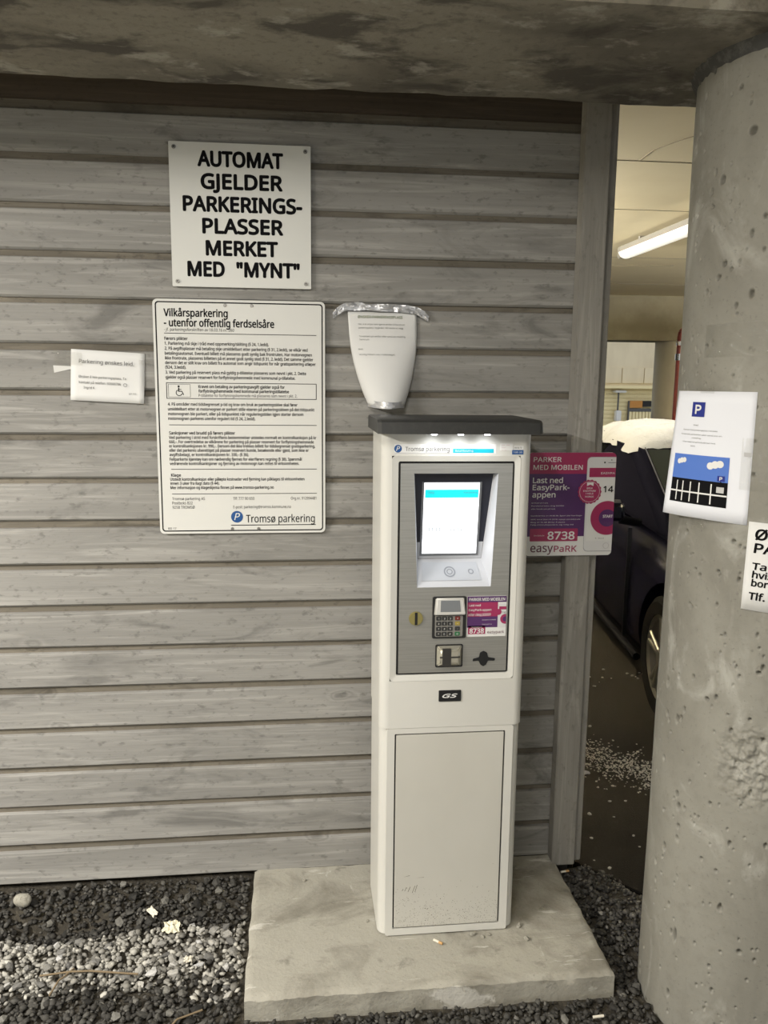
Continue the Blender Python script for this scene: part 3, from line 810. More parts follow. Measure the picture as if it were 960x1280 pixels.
rows = [(428.5, '1. Parkering må skje i tråd med oppmerking/skilting (§ 24, 1.ledd).', .312), (434.6, '2. På avgiftsplasser må betaling skje umiddelbart etter parkering (§ 31, 2.ledd), se vilkår ved', .430),
        (440.5, 'betalingsautomat. Eventuell billett må plasseres godt synlig bak frontruten. Har motorvognen', .443), (446.3, 'ikke frontrute, plasseres billetten på et annet godt synlig sted (§ 31, 2. ledd). Det samme gjelder', .447),
        (452, 'dersom det er stilt krav om billett fra automat som angir tidspunkt for når gratisparkering utløper', .455), (457.5, '(§24, 3.ledd).', .062),
        (463.7, '3. Ved parkering på reservert plass må gyldig p-tillatelse plasseres som nevnt i pkt. 2. Dette', .425), (469.7, 'gjelder også plasser reservert for forflytningshemmede med kommunal p-tillatelse.', .392),
        (503, '4. På områder med tidsbegrenset p-tid og krav om bruk av parkeringsskive skal fører', .394), (509, 'umiddelbart etter at motorvognen er parkert stille viseren på parkeringsskiven på det tidspunkt', .446),
        (515, 'motorvognen ble parkert, eller på tidspunktet når reguleringstiden igjen starter dersom', .412), (520.8, 'motorvognen parkeres utenfor regulert tid (§ 24, 2.ledd).', .264),
        (544.5, 'Ved parkering i strid med forskriftens bestemmelser utstedes normalt en kontrollsanksjon på kr', .452), (550, '660,-. For overtredelse av vilkårene for parkering på plasser reservert for forflytningshemmede', .444),
        (555.3, 'er kontrollsanksjonen kr. 990,-. Dersom det ikke trekkes billett for tidsbegrenset gratisparkering,', .448), (560.7, 'eller det parkeres uberettiget på plasser reservert kunde, besøkende eller gjest, som ikke er', .428),
        (566.2, 'avgiftsbelagt, er kontrollsanksjonen kr. 330,- (§ 36).', .242), (572, 'Feilparkerte kjøretøy kan om nødvendig fjernes for eier/førers regning (§ 38). Spørsmål', .406),
        (577.5, 'vedrørende kontrollsanksjoner og fjerning av motorvogn kan rettes til virksomheten.', .398),
        (597.5, 'Utstedt kontrollsanksjon eller påløpte kostnader ved fjerning kan påklages til virksomheten', .414), (602.7, 'innen 3 uker fra ilagt dato (§ 44).', .150), (608.2, 'Mer informasjon og klageskjema finnes på www.tromso-parkering.no', .318)]
for py, s, w in rows: text(s, LX + (0.004 if py > 500 else 0), zz(py), 0.0088, mq, mat_ink, s2, w=w, bold=0.016)
bx0, bx1 = LX + 0.001, 0.060
part_w('info_box', B().ring(rc(bx0, zz(494.5), bx1, zz(474.5)), rc(bx0 + .0018, zz(494.5) + .0018, bx1 - .0018, zz(474.5) - .0018), -0.0137, -0.013)
       .ring(rc(bx0 + .006, zz(492.5), bx0 + .072, zz(476.5)), rc(bx0 + .0068, zz(492.5) + .0008, bx0 + .0712, zz(476.5) - .0008), -0.0137, -0.013).me(), mat_ink, s2)
# wheelchair symbol
wc = B(); cx, cz = bx0 + 0.038, zz(487)
k = 20
oo = [(cx + 0.010 * math.cos(a), cz + 0.010 * math.sin(a)) for a in [PI * 0.65 + (PI * 1.25) * i / k for i in range(k + 1)]]
ii = [(cx + 0.0078 * math.cos(a), cz + 0.0078 * math.sin(a)) for a in [PI * 0.65 + (PI * 1.25) * i / k for i in range(k + 1)]]
wc.add([mq(*p) for p in oo + ii], [(i, i + 1, k + 2 + i, k + 1 + i) for i in range(k)])
for pts in (circ(cx - 0.001, cz + 0.019, 0.0032, 12), [(cx - .0028, cz + .003), (cx + .0006, cz + .003), (cx + .0006, cz + .0150), (cx - .0028, cz + .0150)],
            [(cx - .002, cz + .003), (cx + .009, cz + .003), (cx + .009, cz + .0055), (cx - .002, cz + .0055)], [(cx + .007, cz + .0045), (cx + .012, cz - .007), (cx + .0145, cz - .006), (cx + .009, cz + .0055)],
            [(cx, cz + .009), (cx + .007, cz + .009), (cx + .007, cz + .0108), (cx, cz + .0108)]):
    wc.add([mq(*p) for p in pts], [tuple(range(len(pts)))])
child('wheelchair_symbol', wc.me(fix=False), mat_ink, s2)
tx = bx0 + 0.096
text('Kravet om betaling av parkeringsavgift gjelder også for', tx, zz(481), 0.0088, mq, mat_ink, s2, w=.262, bold=0.02)
text('forflytningshemmede med kommunal parkeringstillatelse', tx, zz(486.5), 0.0088, mq, mat_ink, s2, w=.275, bold=0.02)
text('P-tillatelse for forflytningshemmede må plasseres som nevnt i pkt. 2.', tx, zz(492), 0.0088, mq, mat_ink, s2, w=.300)
rule(527, LX + .006); rule(583, LX + .008); rule(614.5, LX + .008)
text('Sanksjoner ved brudd på førers plikter', LX + .005, zz(539), 0.0092, mq, mat_ink, s2, w=.200, bold=0.02)
text('Klage', LX + .007, zz(592.3), 0.0092, mq, mat_ink, s2, w=.030, bold=0.02)
for s, x, py, w in (('Tromsø parkering AS', LX + .008, 622.5, .100), ('Postboks 822', LX + .008, 628, .062), ('9258 TROMSØ', LX + .008, 633.5, .068), ('Tlf: 777 90 650', -.202, 622.5, .066), ('E-post: parkering@tromso.kommune.no', -.202, 633.5, .180)):
    text(s, x, zz(py), 0.0088, mq, mat_ink, s2, w=w)
text('Org.nr. 912994481', .058, zz(622.5), 0.0088, mq, mat_ink, s2, w=.080, align='RIGHT')
text('Tromsø parkering', -.163, zz(652), 0.024, mq, mat_ink, s2, w=.216, bold=0.004)
flat('rule', rc(-.210, zz(656), .056, zz(655)), mq, mat_ink, s2)
plogo(-.191, zz(644.5), 0.0185, mp_off(s2, -.0138), mp_off(s2, -.0142), s2)
text('BD 17', -.404, Z0 + .014, 0.006, mq, mat_ink, s2, w=.025)
for px, z in ((-.215, 1.874), (-.135, 1.874), (-.206, 1.188), (-.124, 1.188)):
    part_w('rivet', B().cyl((px, -.013, z), (px, -.0155, z), .0052, 14, .004).me(), mat_screw, s2)

# small taped note on the left
n1 = sign_empty('paper_note', -0.568, 1.58, 'small printed paper note taped left of the terms sign', 'note')
b = B(); nu, nv = 12, 8
for j in range(nv + 1):
    for i in range(nu + 1):
        u, v_ = i / nu, j / nv
        x = lerp(lerp(-.681, -.464, u), lerp(-.673, -.458, u), v_); z = lerp(lerp(1.587, 1.577, u), lerp(1.739, 1.728, u), v_)
        b.v.append((x, -0.003 - 0.006 * (math.sin(u * PI) * 0.4 + (1 - v_) * 0.5) - (0.004 if u == 1 and v_ < .3 else 0), z))
for j in range(nv):
    for i in range(nu): b.f.append((j * (nu + 1) + i, j * (nu + 1) + i + 1, (j + 1) * (nu + 1) + i + 1, (j + 1) * (nu + 1) + i))
sheet = part_w('sheet', b.me(fix=False), mat_paper, n1, smooth=60)
sm = sheet.modifiers.new('thick', 'SOLIDIFY'); sm.thickness = 0.0004; sm.offset = 1
mn = mp_off(n1, -0.0105)
rot = -0.03
text('Parkering ønskes leid.', -.650, 1.698, .0115, mn, mat_ink, n1, w=.160, rot=-.05)
text('Ønsker å leie parkeringsplass. Ta', -.653, 1.655, .0070, mn, mat_ink, n1, w=.138, rot=-.05)
text('kontakt på telefon: 92666786', -.653, 1.638, .0070, mn, mat_ink, n1, w=.122, rot=-.05)
text('Ingrid K', -.640, 1.622, .0070, mn, mat_ink, n1, w=.032, rot=-.05)
text('M* 755', -.508, 1.604, .0050, mn, mat_grey_ink, n1, w=.022)
flats('smiley', [[(-.518 + .006 * math.cos(a) * k_, 1.633 + .005 * math.sin(a) * k_) for k_, a in [(1, 2 * PI * i / 16) for i in range(17)] + [(.78, 2 * PI * i / 16) for i in range(16, -1, -1)]]], mn, mat_grey_ink, n1)
part_w('tape', B().add([(-.733, -.0010, 1.690), (-.676, -.0045, 1.688), (-.676, -.0045, 1.679), (-.731, -.0010, 1.667)], [(3, 2, 1, 0)]).me(fix=False), mat_white_tape, n1)
part_w('tape', B().add([(-.722, -.0016, 1.733), (-.640, -.0118, 1.728), (-.640, -.0118, 1.690), (-.722, -.0016, 1.695)], [(3, 2, 1, 0)]).me(fix=False), mat_clear, n1)
part_w('tape', B().add([(-.474, -.0135, 1.710), (-.432, -.0020, 1.706), (-.432, -.0020, 1.692), (-.474, -.0135, 1.696)], [(3, 2, 1, 0)]).me(fix=False), mat_clear, n1)

# curled sheet hung with silver tape
n2 = sign_empty('curled_notice', 0.27, 1.57, 'curled paper notice hung with crumpled silver tape above the machine', 'note')
def curl(u, v_):
    """u -1..1 across, v 0 (top)..1 (bottom)"""
    s = max(0, (v_ - 0.25) / 0.75); s = s * s * (3 - 2 * s)
    hw = float(np.interp(v_, [0, .25, .4, .55, .7, .85, 1], [.107, .1055, .1025, .096, .086, .073, .056]))
    cx = lerp(0.2635, 0.279, v_)
    al = 0.107
    # chord hw, arc length al -> bulge
    bulge = math.sqrt(max(0, al * al - hw * hw)) * 0.72
    x = cx + hw * (u if s < 0.02 else math.sin(u * PI / 2 * lerp(0.6, 0.96, s)) / math.sin(PI / 2 * lerp(0.6, 0.96, s)))
    y = -0.006 - bulge * (math.cos(u * PI / 2) ** 0.8 if abs(u) < 1 else 0)
    z = lerp(1.864, 1.576, v_)
    return (x, y, z)
b = B(); nu, nv = 28, 24
for j in range(nv + 1):
    for i in range(nu + 1): b.v.append(curl(-1 + 2 * i / nu, j / nv))
for j in range(nv):
    for i in range(nu): b.f.append((j * (nu + 1) + i, (j + 1) * (nu + 1) + i, (j + 1) * (nu + 1) + i + 1, j * (nu + 1) + i + 1))
sheet = part_w('sheet', b.me(fix=False), mat_paper, n2, smooth=80)
sm = sheet.modifiers.new('thick', 'SOLIDIFY'); sm.thickness = 0.0005; sm.offset = -1
L2 = Vector(n2.location)
def cmap(u, v_):
    p = curl(u, v_); return (p[0] - L2.x, p[1] - 0.0016 - L2.y, p[2] - L2.z)
for s, v_, h, w, mt in (('ØNSKER PARKERINGSPLASS', .068, .026, 1.30, mat_green_ink), ('Hei, vi er et par som gjerne ønsker å leie oss en', .140, .016, 1.36, mat_grey_ink), ('parkeringsplass i bygården. Vårt kontor er vegg', .178, .016, 1.30, mat_grey_ink),
                        ('Ta kontakt på telefon eller send oss melding', .268, .016, 1.36, mat_grey_ink), ('Sentrum', .302, .016, .28, mat_grey_ink), ('Mvh', .405, .016, .14, mat_grey_ink), ('vennlig hilsen oss i nabolaget', .460, .016, .98, mat_grey_ink)):
    text(s, -.72, -v_, h, lambda a, b_: cmap(a, -b_), mt, n2, w=w, bold=0.012 if h > .02 else 0)
# crumpled top tape
def tape_strip(path, half, seed, amp):
    b = B(); n = len(path)
    r = random.Random(seed)
    m_ = 5
    for i, (x, y, z) in enumerate(path):
        for k in range(m_ + 1):
            t = -1 + 2 * k / m_
            b.v.append((x + r.uniform(-.002, .002), y - amp * abs(mnoise.noise(Vector((x * 40, t * 2, seed)))) - r.uniform(0, amp * .35), z + half * t * (0.8 + 0.3 * mnoise.noise(Vector((x * 25, seed, 0))))))
    for i in range(n - 1):
        for k in range(m_): b.f.append((i * (m_ + 1) + k, (i + 1) * (m_ + 1) + k, (i + 1) * (m_ + 1) + k + 1, i * (m_ + 1) + k + 1))
    return b.me(fix=False)
path = []
ks = [(0.112, 1.852), (0.128, 1.866), (0.150, 1.877), (0.185, 1.879), (0.24, 1.876), (0.30, 1.876), (0.345, 1.873), (0.372, 1.868), (0.395, 1.856), (0.412, 1.842)]
for (xa, za), (xb, zb) in zip(ks[:-1], ks[1:]):
    for i in range(4): path.append((lerp(xa, xb, i / 4), -0.0105, lerp(za, zb, i / 4)))
o = part_w('tape', tape_strip(path, 0.014, 3, 0.012), mat_silver, n2, smooth=25); o['label'] = 'crumpled silver tape along the top'
path = [(lerp(0.222, 0.336, i / 14), -0.003 - 0.088 * math.sin(PI * i / 14) ** 0.6, 1.583 - 0.004 * math.sin(PI * i / 14)) for i in range(15)]
part_w('tape', tape_strip(path, 0.013, 8, 0.003), mat_silver, n2, smooth=25)

# easypark board fixed to the post
s3 = sign_empty('easypark_sign'.replace('easypark', 'mobile_payment'), 0.88, 1.097, 'purple and pink PARKER MED MOBILEN sign with a white phone, fixed to the post')
EX0, EX1, EZ0, EZ1 = 0.730, 1.0205, 1.0975, 1.4335
EY = -0.058
part_w('plate', B().plate(rr(EX0, EZ0, EX1, EZ1, 0.014), EY, EY + 0.004).me(), mat_print_white, s3)
part_w('standoff', B().box(0.885, 0.940, EY + 0.004, -0.048, 1.15, 1.38).me(), mat_backing, s3)
EU = EX1 - 0.737
def eu(u): return 0.737 + u * EU
def ez(v_): return EZ1 - v_ * (EZ1 - EZ0)
l1, l2, l3, l4, l5 = [mp_off(s3, EY - 0.0006 - 0.0004 * i) for i in range(5)]
top = rr(EX0, ez(.203), EX1, EZ1, 0.014); top = [(x, max(z, ez(.203))) for x, z in top]
top = [(EX0, ez(.203)), (EX1, ez(.203))] + [p for p in rr(EX0, ez(.4), EX1, EZ1, 0.014) if p[1] > ez(.2)]
flat('header_print', top, l1, mat_pink, s3)
flat('purple_print', rc(EX0, ez(.81), EX1 - .001, ez(.203)), l1, mat_purple, s3)
text('PARKER', eu(.036), ez(.088), .0150, l2, mat_print_white, s3, w=.324 * EU, bold=.012)
text('MED MOBILEN', eu(.036), ez(.163), .0150, l2, mat_print_white, s3, w=.574 * EU, bold=.012)
text('Last ned', eu(.036), ez(.290), .0170, l2, mat_print_white, s3, w=.350 * EU, bold=.018)
text('EasyPark-', eu(.036), ez(.358), .0170, l2, mat_print_white, s3, w=.430 * EU, bold=.018)
text('appen', eu(.036), ez(.428), .0170, l2, mat_print_white, s3, w=.270 * EU, bold=.018)
for s, v_, w in (('Last ned gratis og kom i gang', .487, .19), ('Kundeservice ring 02000', .516, .38), ('eller besøk oss på nett', .546, .28), ('Kundeservice 21 39 88 88, åpent alle hverdager', .612, .60), ('SMS: send Start til 2078, oppgi områdekode', .648, .58), ('Ring 21 39 88 88 for å starte', .676, .40), ('Følg instruksjonene og velg tid', .700, .50)):
    text(s, eu(.030), ez(v_), .0034, l2, mat_print_white, s3, w=w * EU)
flat('number_print', rr(eu(.025), ez(.857), eu(.588), ez(.733), .003), l2, mat_pink, s3)
text('Områdekode', eu(.070), ez(.806), .004, l3, mat_print_white, s3, w=.125 * EU)
text('8738', eu(.232), ez(.838), .0245, l3, mat_print_white, s3, w=.320 * EU, bold=.02)
text('easy', eu(.038), ez(.962), .0270, l2, mat_maroon, s3, w=.265 * EU, bold=.006)
text('PaRK', eu(.315), ez(.962), .0200, l2, mat_pink, s3, w=.270 * EU, bold=.010)
# phone print, cut off by the sign's edge
def cutpoly(pts): return [(min(x, EX1 - .0008), z) for x, z in pts]
flat('phone_shadow', cutpoly(rr(eu(.660), ez(.962), eu(1.25), ez(.040), .014)), l2, M('phone_edge_grey', (.35, .35, .37), .4), s3)
flat('phone_print', cutpoly(rr(eu(.664), ez(.956), eu(1.25), ez(.044), .014)), l3, M('phone_white', (.70, .70, .705), .35), s3)
flat('phone_screen', cutpoly(rc(eu(.688), ez(.858), eu(1.2), ez(.145))), l4, mat_print_white, s3)
flat('phone_header', cutpoly(rc(eu(.690), ez(.235), eu(1.2), ez(.145))), l5, mat_pink, s3)
l6, l7 = mp_off(s3, EY - .0030), mp_off(s3, EY - .0034)
text('EASYPA', eu(.825), ez(.206), .0065, l6, mat_print_white, s3, w=.165 * EU, bold=.01)
text('14', eu(.862), ez(.380), .0195, l6, mat_ink, s3, w=.118 * EU, bold=.018)
flat('dial_ring', cutpoly(circ(eu(.925), ez(.632), .0560, 64)), l6, mat_pink, s3)
flat('dial_core', cutpoly(circ(eu(.925), ez(.632), .0285, 48)), l7, mat_purple, s3)
text('START', eu(.872), ez(.628), .0085, mp_off(s3, EY - .0038), mat_print_white, s3, w=.118 * EU, bold=.02)
flat('home_button', circ(eu(.928), ez(.905), .0105, 28), l4, M('phone_button', (.55, .55, .56), .4), s3)
flat('home_button_face', circ(eu(.928), ez(.905), .0085, 28), l5, M('phone_white2', (.70, .70, .705), .35), s3)
flat('camera_dot', circ(eu(.865), ez(.094), .0028, 16), l4, mat_ink, s3)
flats('speaker_mark', [rc(eu(.905), ez(.098), EX1 - .001, ez(.093)), circ(eu(.945), ez(.070), .0020, 10)], l4, mat_grey_ink, s3)
text('§  Sted', eu(.795), ez(.836), .0036, l6, mat_grey_ink, s3, w=.10 * EU)
# scalloped seal
seal = [(eu(.700) + (.0385 + .0014 * math.cos(18 * a)) * math.cos(a), ez(.375) + (.0385 + .0014 * math.cos(18 * a)) * math.sin(a)) for a in [2 * PI * i / 144 for i in range(144)]]
flat('seal_print', seal, mp_off(s3, EY - .0040), mat_pink, s3)
k = 48; q = mp_off(s3, EY - .0044)
bq = B().add([q(eu(.700) + r * math.cos(2 * PI * i / k), ez(.375) + r * math.sin(2 * PI * i / k)) for r in (.0335, .0325) for i in range(k)], [(i, (i + 1) % k, k + (i + 1) % k, k + i) for i in range(k)])
child('seal_ring', bq.me(fix=False), mat_print_white, s3)
flat('seal_ribbon', [(eu(.665), ez(.285)), (eu(.742), ez(.285)), (eu(.742), ez(.320)), (eu(.7035), ez(.305)), (eu(.665), ez(.320))], q, mat_print_white, s3)
for s, v_, w in (('BRUK', .348, .07), ('EASYPARK', .374, .15), ('I HELE', .400, .09), ('NORGE', .430, .10)):
    text(s, eu(.700), ez(v_), .0050, q, mat_print_white, s3, w=w * EU, align='CENTER', bold=.015)

# ------------------------------------------------------------------ papers on the column
p1 = empty('parking_poster', (0.985, -0.70, 1.33)); tag(p1, 'white paper poster with blue P and drawn parking lot taped to the column', 'poster')
PR, PM, PL = Vector((1.043, -0.797)), Vector((0.9735, -0.705)), Vector((0.941, -0.622))
PCt = 2 * PM - (PR + PL) / 2
def sheet1(u, v_):
    """u 0 left..1 right, v 0 bottom..1 top"""
    t = 1 - u
    p = PR * (1 - t) ** 2 + PCt * 2 * t * (1 - t) + PL * t * t
    out = (1 - v_) * (1 - u) ** 2 * 0.020
    x = p.x - out; y = p.y + out * 0.2
    z = lerp(1.3275 + 0.004 * (1 - u), 1.636, v_)
    return Vector((x, y, z))
def smap(fn, loc, off):
    def g(u, v_):
        p = fn(u, v_); e = 1e-3
        nrm = (fn(u + e, v_) - p).cross(fn(u, v_ + e) - p).normalized()
        p = p + nrm * off - Vector(loc)
        return (p.x, p.y, p.z)
    return g
def curved_sheet(fn, loc, nu, nv):
    b = B()
    for j in range(nv + 1):
        for i in range(nu + 1): b.v.append(tuple(fn(i / nu, j / nv) - Vector(loc)))
    for j in range(nv):
        for i in range(nu): b.f.append((j * (nu + 1) + i, j * (nu + 1) + i + 1, (j + 1) * (nu + 1) + i + 1, (j + 1) * (nu + 1) + i))
    return b.me(fix=False)
o = child('sheet', curved_sheet(sheet1, p1.location, 20, 10), mat_paper2, p1, smooth=60)
sm = o.modifiers.new('thick', 'SOLIDIFY'); sm.thickness = .0004; sm.offset = -1
g1, g2, g3 = smap(sheet1, p1.location, .0010), smap(sheet1, p1.location, .0016), smap(sheet1, p1.location, .0022)
def gridflat(name, u0, v0, u1, v1, mp, mat, parent, n=10):
    b = B()
    for j in range(3):
        for i in range(n + 1): b.v.append(mp(lerp(u0, u1, i / n), lerp(v0, v1, j / 2)))
    for j in range(2):
        for i in range(n): b.f.append((j * (n + 1) + i, j * (n + 1) + i + 1, (j + 1) * (n + 1) + i + 1, (j + 1) * (n + 1) + i))
    return child(name, b.me(fix=False), mat, parent)
gridflat('p_square', .300, .800, .478, .915, g1, mat_navy, p1, 4)
text('P', .389, .825, .066, g2, mat_print_white, p1, w=.085, align='CENTER', bold=.03)
for s, u, v_, h, w in (('Hei', .375, .728, .012, .06), ('Vi ønsker å leie parkeringsplass i området', .42, .690, .010, .46), ('Ta kontakt på telefon eller send oss en', .43, .655, .010, .54), ('melding.', .40, .628, .010, .13), ('Vi kan betale leie på forskudd hver mnd.', .42, .595, .010, .44), ('Mvh', .36, .563, .010, .06)):
    text(s, u, v_, h, g1, mat_grey_ink, p1, w=w, align='CENTER')
gridflat('sky_print', .095, .305, .800, .500, g1, mat_blue2, p1)
gridflat('asphalt_print', .095, .110, .800, .305, g1, mat_ink, p1)
gridflat('lane_line', .095, .195, .800, .207, g2, mat_print_white, p1)
for u in (.185, .270, .375, .485, .625): gridflat('bay_line', u, .125, u + .014, .285, g2, mat_print_white, p1, 2)
def cloud(cu, cv, s):
    b = B()
    for du, dv, r in ((-.045, -.006, .034), (0, .004, .036), (.045, .010, .034)):
        pts = [g2(cu + s * (du + r * math.cos(2 * PI * i / 20)), cv + s * (dv + r * .72 * math.sin(2 * PI * i / 20))) for i in range(20)]
        b.add(pts, [tuple(range(20))])
    child('cloud_print', b.me(fix=False), mat_print_white, p1)
cloud(.225, .445, .85); cloud(.655, .432, 1.15)
gridflat('p_sign', .690, .312, .768, .355, g2, mat_navy, p1, 3)
text('P', .729, .320, .026, g3, mat_print_white, p1, w=.03, align='CENTER', bold=.02)
gridflat('sign_post', .724, .280, .734, .312, g2, mat_ink, p1, 2)
gridflat('car_print', .690, .222, .768, .268, g3, M('print_grey', (.5, .5, .5), .6), p1, 3)
for u0, v0, u1, v1 in ((.40, .985, .58, 1.03), (.38, -.075, .60, .010)):
    gridflat('tape', u0, v0, u1, v1, g3, mat_clear, p1, 4)
gridflat('tape', .93, .52, .99, .55, g3, M('grey_smudge', (.45, .45, .46), .7), p1, 2)

p2 = empty('handwritten_note', (1.08, -0.84, 1.13)); tag(p2, 'white handwritten paper note at the right edge, below the poster on the column', 'note')
def sheet2(u, v_):
    a = math.radians(lerp(-137.0, -82, u)) - 0.01 * (1 - v_)
    r = CR + 0.004
    return Vector((CX + r * math.cos(a), CY + r * math.sin(a), lerp(1.128, 1.338, v_) - 0.004 * u))
o = child('sheet', curved_sheet(sheet2, p2.location, 24, 4), mat_paper, p2, smooth=60)
sm = o.modifiers.new('thick', 'SOLIDIFY'); sm.thickness = .0004; sm.offset = -1
h1 = smap(sheet2, p2.location, .0012)
for s, u, v_, h, w in (('ØN', .060, .81, .115, .20), ('PA', .060, .66, .105, .17), ('Ta', .060, .47, .075, .115), ('hvis', .065, .375, .075, .165), ('bort', .065, .28, .075, .165), ('Tlf.  4', .055, .125, .080, .24)):
    text(s, u, v_, h, h1, mat_ink, p2, w=w, bold=.022, shear=.05)
# strap of clear plastic left on the column
def strap(u, v_):
    a = math.radians(lerp(-168, -125, u)); r = CR + 0.0035 + 0.0012 * math.sin(u * 40) * math.sin(v_ * 5)
    return Vector((CX + r * math.cos(a), CY + r * math.sin(a), lerp(1.715, 1.792, v_) + .004 * u))
st_ = empty('clear_tape_strip', (1.0, -.72, 1.71)); tag(st_, 'glossy clear plastic tape stuck on the column above the poster', 'tape')
child('strip', curved_sheet(strap, st_.location, 40, 6), mat_clear, st_, smooth=60)
def strap2(u, v_):
    a = math.radians(lerp(-143, -120, u)); r = CR + 0.0035 + 0.0012 * math.sin(u * 30) * math.sin(v_ * 5)
    return Vector((CX + r * math.cos(a), CY + r * math.sin(a), lerp(1.41, 1.53, v_)))
st2 = empty('clear_tape_strip', (1.05, -.80, 1.41)); tag(st2, 'torn clear plastic tape on the column right of the poster', 'tape')
child('strip', curved_sheet(strap2, st2.location, 30, 6), mat_clear, st2, smooth=60)

# ------------------------------------------------------------------ tube lamps
def tube_lamp(x, y0, y1, z, label, power, up=0):
    e = empty('fluorescent_light', (x, (y0 + y1) / 2, z)); tag(e, label, 'light', 'ceiling tube lights')
    h = (y1 - y0) / 2
    child('housing', B().box(-.055, .055, -h, h, 0.015, 0.060).me(bevel=.006), mat_fix, e)
    # lower half round diffuser
    n = 10; b = B()
    pr = [(.062 * math.cos(PI + PI * i / n), .050 * math.sin(PI + PI * i / n)) for i in range(n + 1)]
    v = [(p, yy, q + .016) for yy in (-h + .02, h - .02) for p, q in pr]
    f = [(i, i + 1, n + 2 + i, n + 1 + i) for i in range(n)] + [tuple(range(n + 1)), tuple(range(n + 1, 2 * n + 2))[::-1]]
    child('diffuser', b.add(v, f).me(), mat_tube, e, smooth=50)
    for s in (-1, 1): child('end_cap', B().box(-.058, .058, s * h - .02, s * h + .02, -.030, .060).me(bevel=.008), mat_fix, e)
    for s in (-.6, .6): child('bracket', B().box(-.02, .02, s * h - .015, s * h + .015, .055, 2.75 - z).me(), mat_fix, e)
    ld = bpy.data.lights.new('tube_glow', 'AREA'); ld.shape = 'RECTANGLE'; ld.size = .11; ld.size_y = y1 - y0; ld.energy = power * LAMP; ld.color = WARM
    lo = bpy.data.objects.new('tube_glow', ld); C.objects.link(lo); lo.parent = e; lo.location = (0, 0, -.045)
    if up:  # upward glow, added to brighten the deck ceiling
        lu = bpy.data.lights.new('added_uplight', 'AREA'); lu.shape = 'RECTANGLE'; lu.size = .10; lu.size_y = y1 - y0; lu.energy = up * LAMP; lu.color = WARM
        lo = bpy.data.objects.new('added_uplight', lu); C.objects.link(lo); lo.parent = e; lo.location = (0, 0, .065); lo.rotation_euler = (PI, 0, 0)
    return e
tube_lamp(2.58, 2.30, 3.80, 2.66, 'white tube lamp on the cream ceiling seen between post and column', 22)
tube_lamp(2.9, -2.1, -.95, 2.66, 'tube lamp on the ceiling to the right of the column, out of view', 32)
tube_lamp(-2.9, -3.0, -1.4, 2.66, 'tube lamp on the ceiling to the left of the boarded wall, out of view', 380)
tube_lamp(-0.35, -3.1, -1.6, 2.66, 'tube lamp on the ceiling above the viewer, out of view', 52)
tube_lamp(6.2, 2.85, 4.34, 2.30, 'added hanging uplight above the deck right of the parked car, hidden from view', 20, 780)  # made-up pendant, there to light the deck ceiling from below
tube_lamp(0.3, 2.6, 4.1, 2.30, 'added hanging uplight behind the boarded wall, hidden from view', 2, 700)  # made-up lamp out of sight, also lifting the deck ceiling

# ------------------------------------------------------------------ parking deck behind: beam, column, pipe, far building
bb2 = link('concrete_beam', B().box(-1, 9.4, 7.4, 7.9, 2.20, 2.75).me(bevel=.01), mat_back_beam)
tag(bb2, 'pale concrete cross beam across the deck beyond the parked car', 'beam')
fc = link('far_column', B().cyl((4.92, 7.65, -.07), (4.92, 7.65, 2.21), .28, 40).me(), mat_cream_col, smooth=40)
tag(fc, 'smooth cream column under the far cross beam', 'column')
rp = empty('red_pipe', (4.66, 7.1, -.07)); tag(rp, 'red painted pipe with a silver joint rising beside the far column', 'pipe')
child('pipe', B().cyl((0.02, 0, 0), (0.02, 0, 2.30), .033, 18).cyl((0.12, .05, 0), (0.12, .05, 2.1), .018, 12).me(), mat_red, rp, smooth=40)
child('joint', B().cyl((0.02, 0, 2.02), (0.02, 0, 2.10), .048, 16).cyl((0.02, 0, 2.20), (0.02, 0, 2.25), .045, 16).box(.05, .11, -.03, .03, 1.86, 2.14).me(), mat_chrome, rp, smooth=40)
child('elbow', B().tube([(0.02, 0, 2.28), (0.03, .0, 2.36), (.08, .0, 2.41), (.16, 0, 2.43)], .036, 14).me(), mat_red, rp, smooth=60)

wf = link('wall_far', B().box(4, 16, 18.06, 18.3, -.07, 1.56).me(), mat_cream); tag(wf, kind='structure')
sb = B().box(4, 16, 0, .03, .004, .098).me(); sb.materials.append(mat_cream)
for k in range(15):
    o = bpy.data.objects.new('siding_board', sb); C.objects.link(o); o.parent = wf; o.location = (0, 18.03, -.07 + k * .105)
wu = link('wall_upper_far', B().box(4, 16, 17.9, 18.3, 1.60, 3.2).me(), mat_panel); tag(wu, kind='structure')
pm = B().box(0, .58, 0, .04, 1.68, 2.08).me(bevel=.006); pm.materials.append(mat_panel)
for k in range(8):
    o = bpy.data.objects.new('panel', pm); C.objects.link(o); o.parent = wu; o.location = (6.6 + k * .6, 17.86, 0)
child('ledge', B().box(4, 16, 17.7, 17.95, 1.55, 1.62).me(), mat_cream, wu)
wl = link('lamp_post', B().cyl((8.34, 17.9, .85), (8.34, 17.9, 1.44), .022, 10).me(), mat_grey_ink, smooth=40)
wl2 = child('meter_box', B().box(8.27, 8.42, 17.82, 17.98, .70, .98).me(bevel=.02), mat_print_white, wl)
child('lamp_cap', B().box(8.20, 8.52, 17.78, 18.0, 1.44, 1.50).me(bevel=.02), mat_print_white, wl)
tag(wl, 'thin dark standpipe with a white box before the far cream wall', 'standpipe')
gt = empty('slatted_gate', (8.98, 17.95, -.07)); tag(gt, 'cream slatted gate with orange board in the far wall', 'gate')
child('frame', B().box(-.34, -.31, -.03, .03, 0, 1.30).box(.31, .34, -.03, .03, 0, 1.30).box(-.31, .31, -.03, .03, 1.02, 1.10).me(), mat_grey_ink, gt)
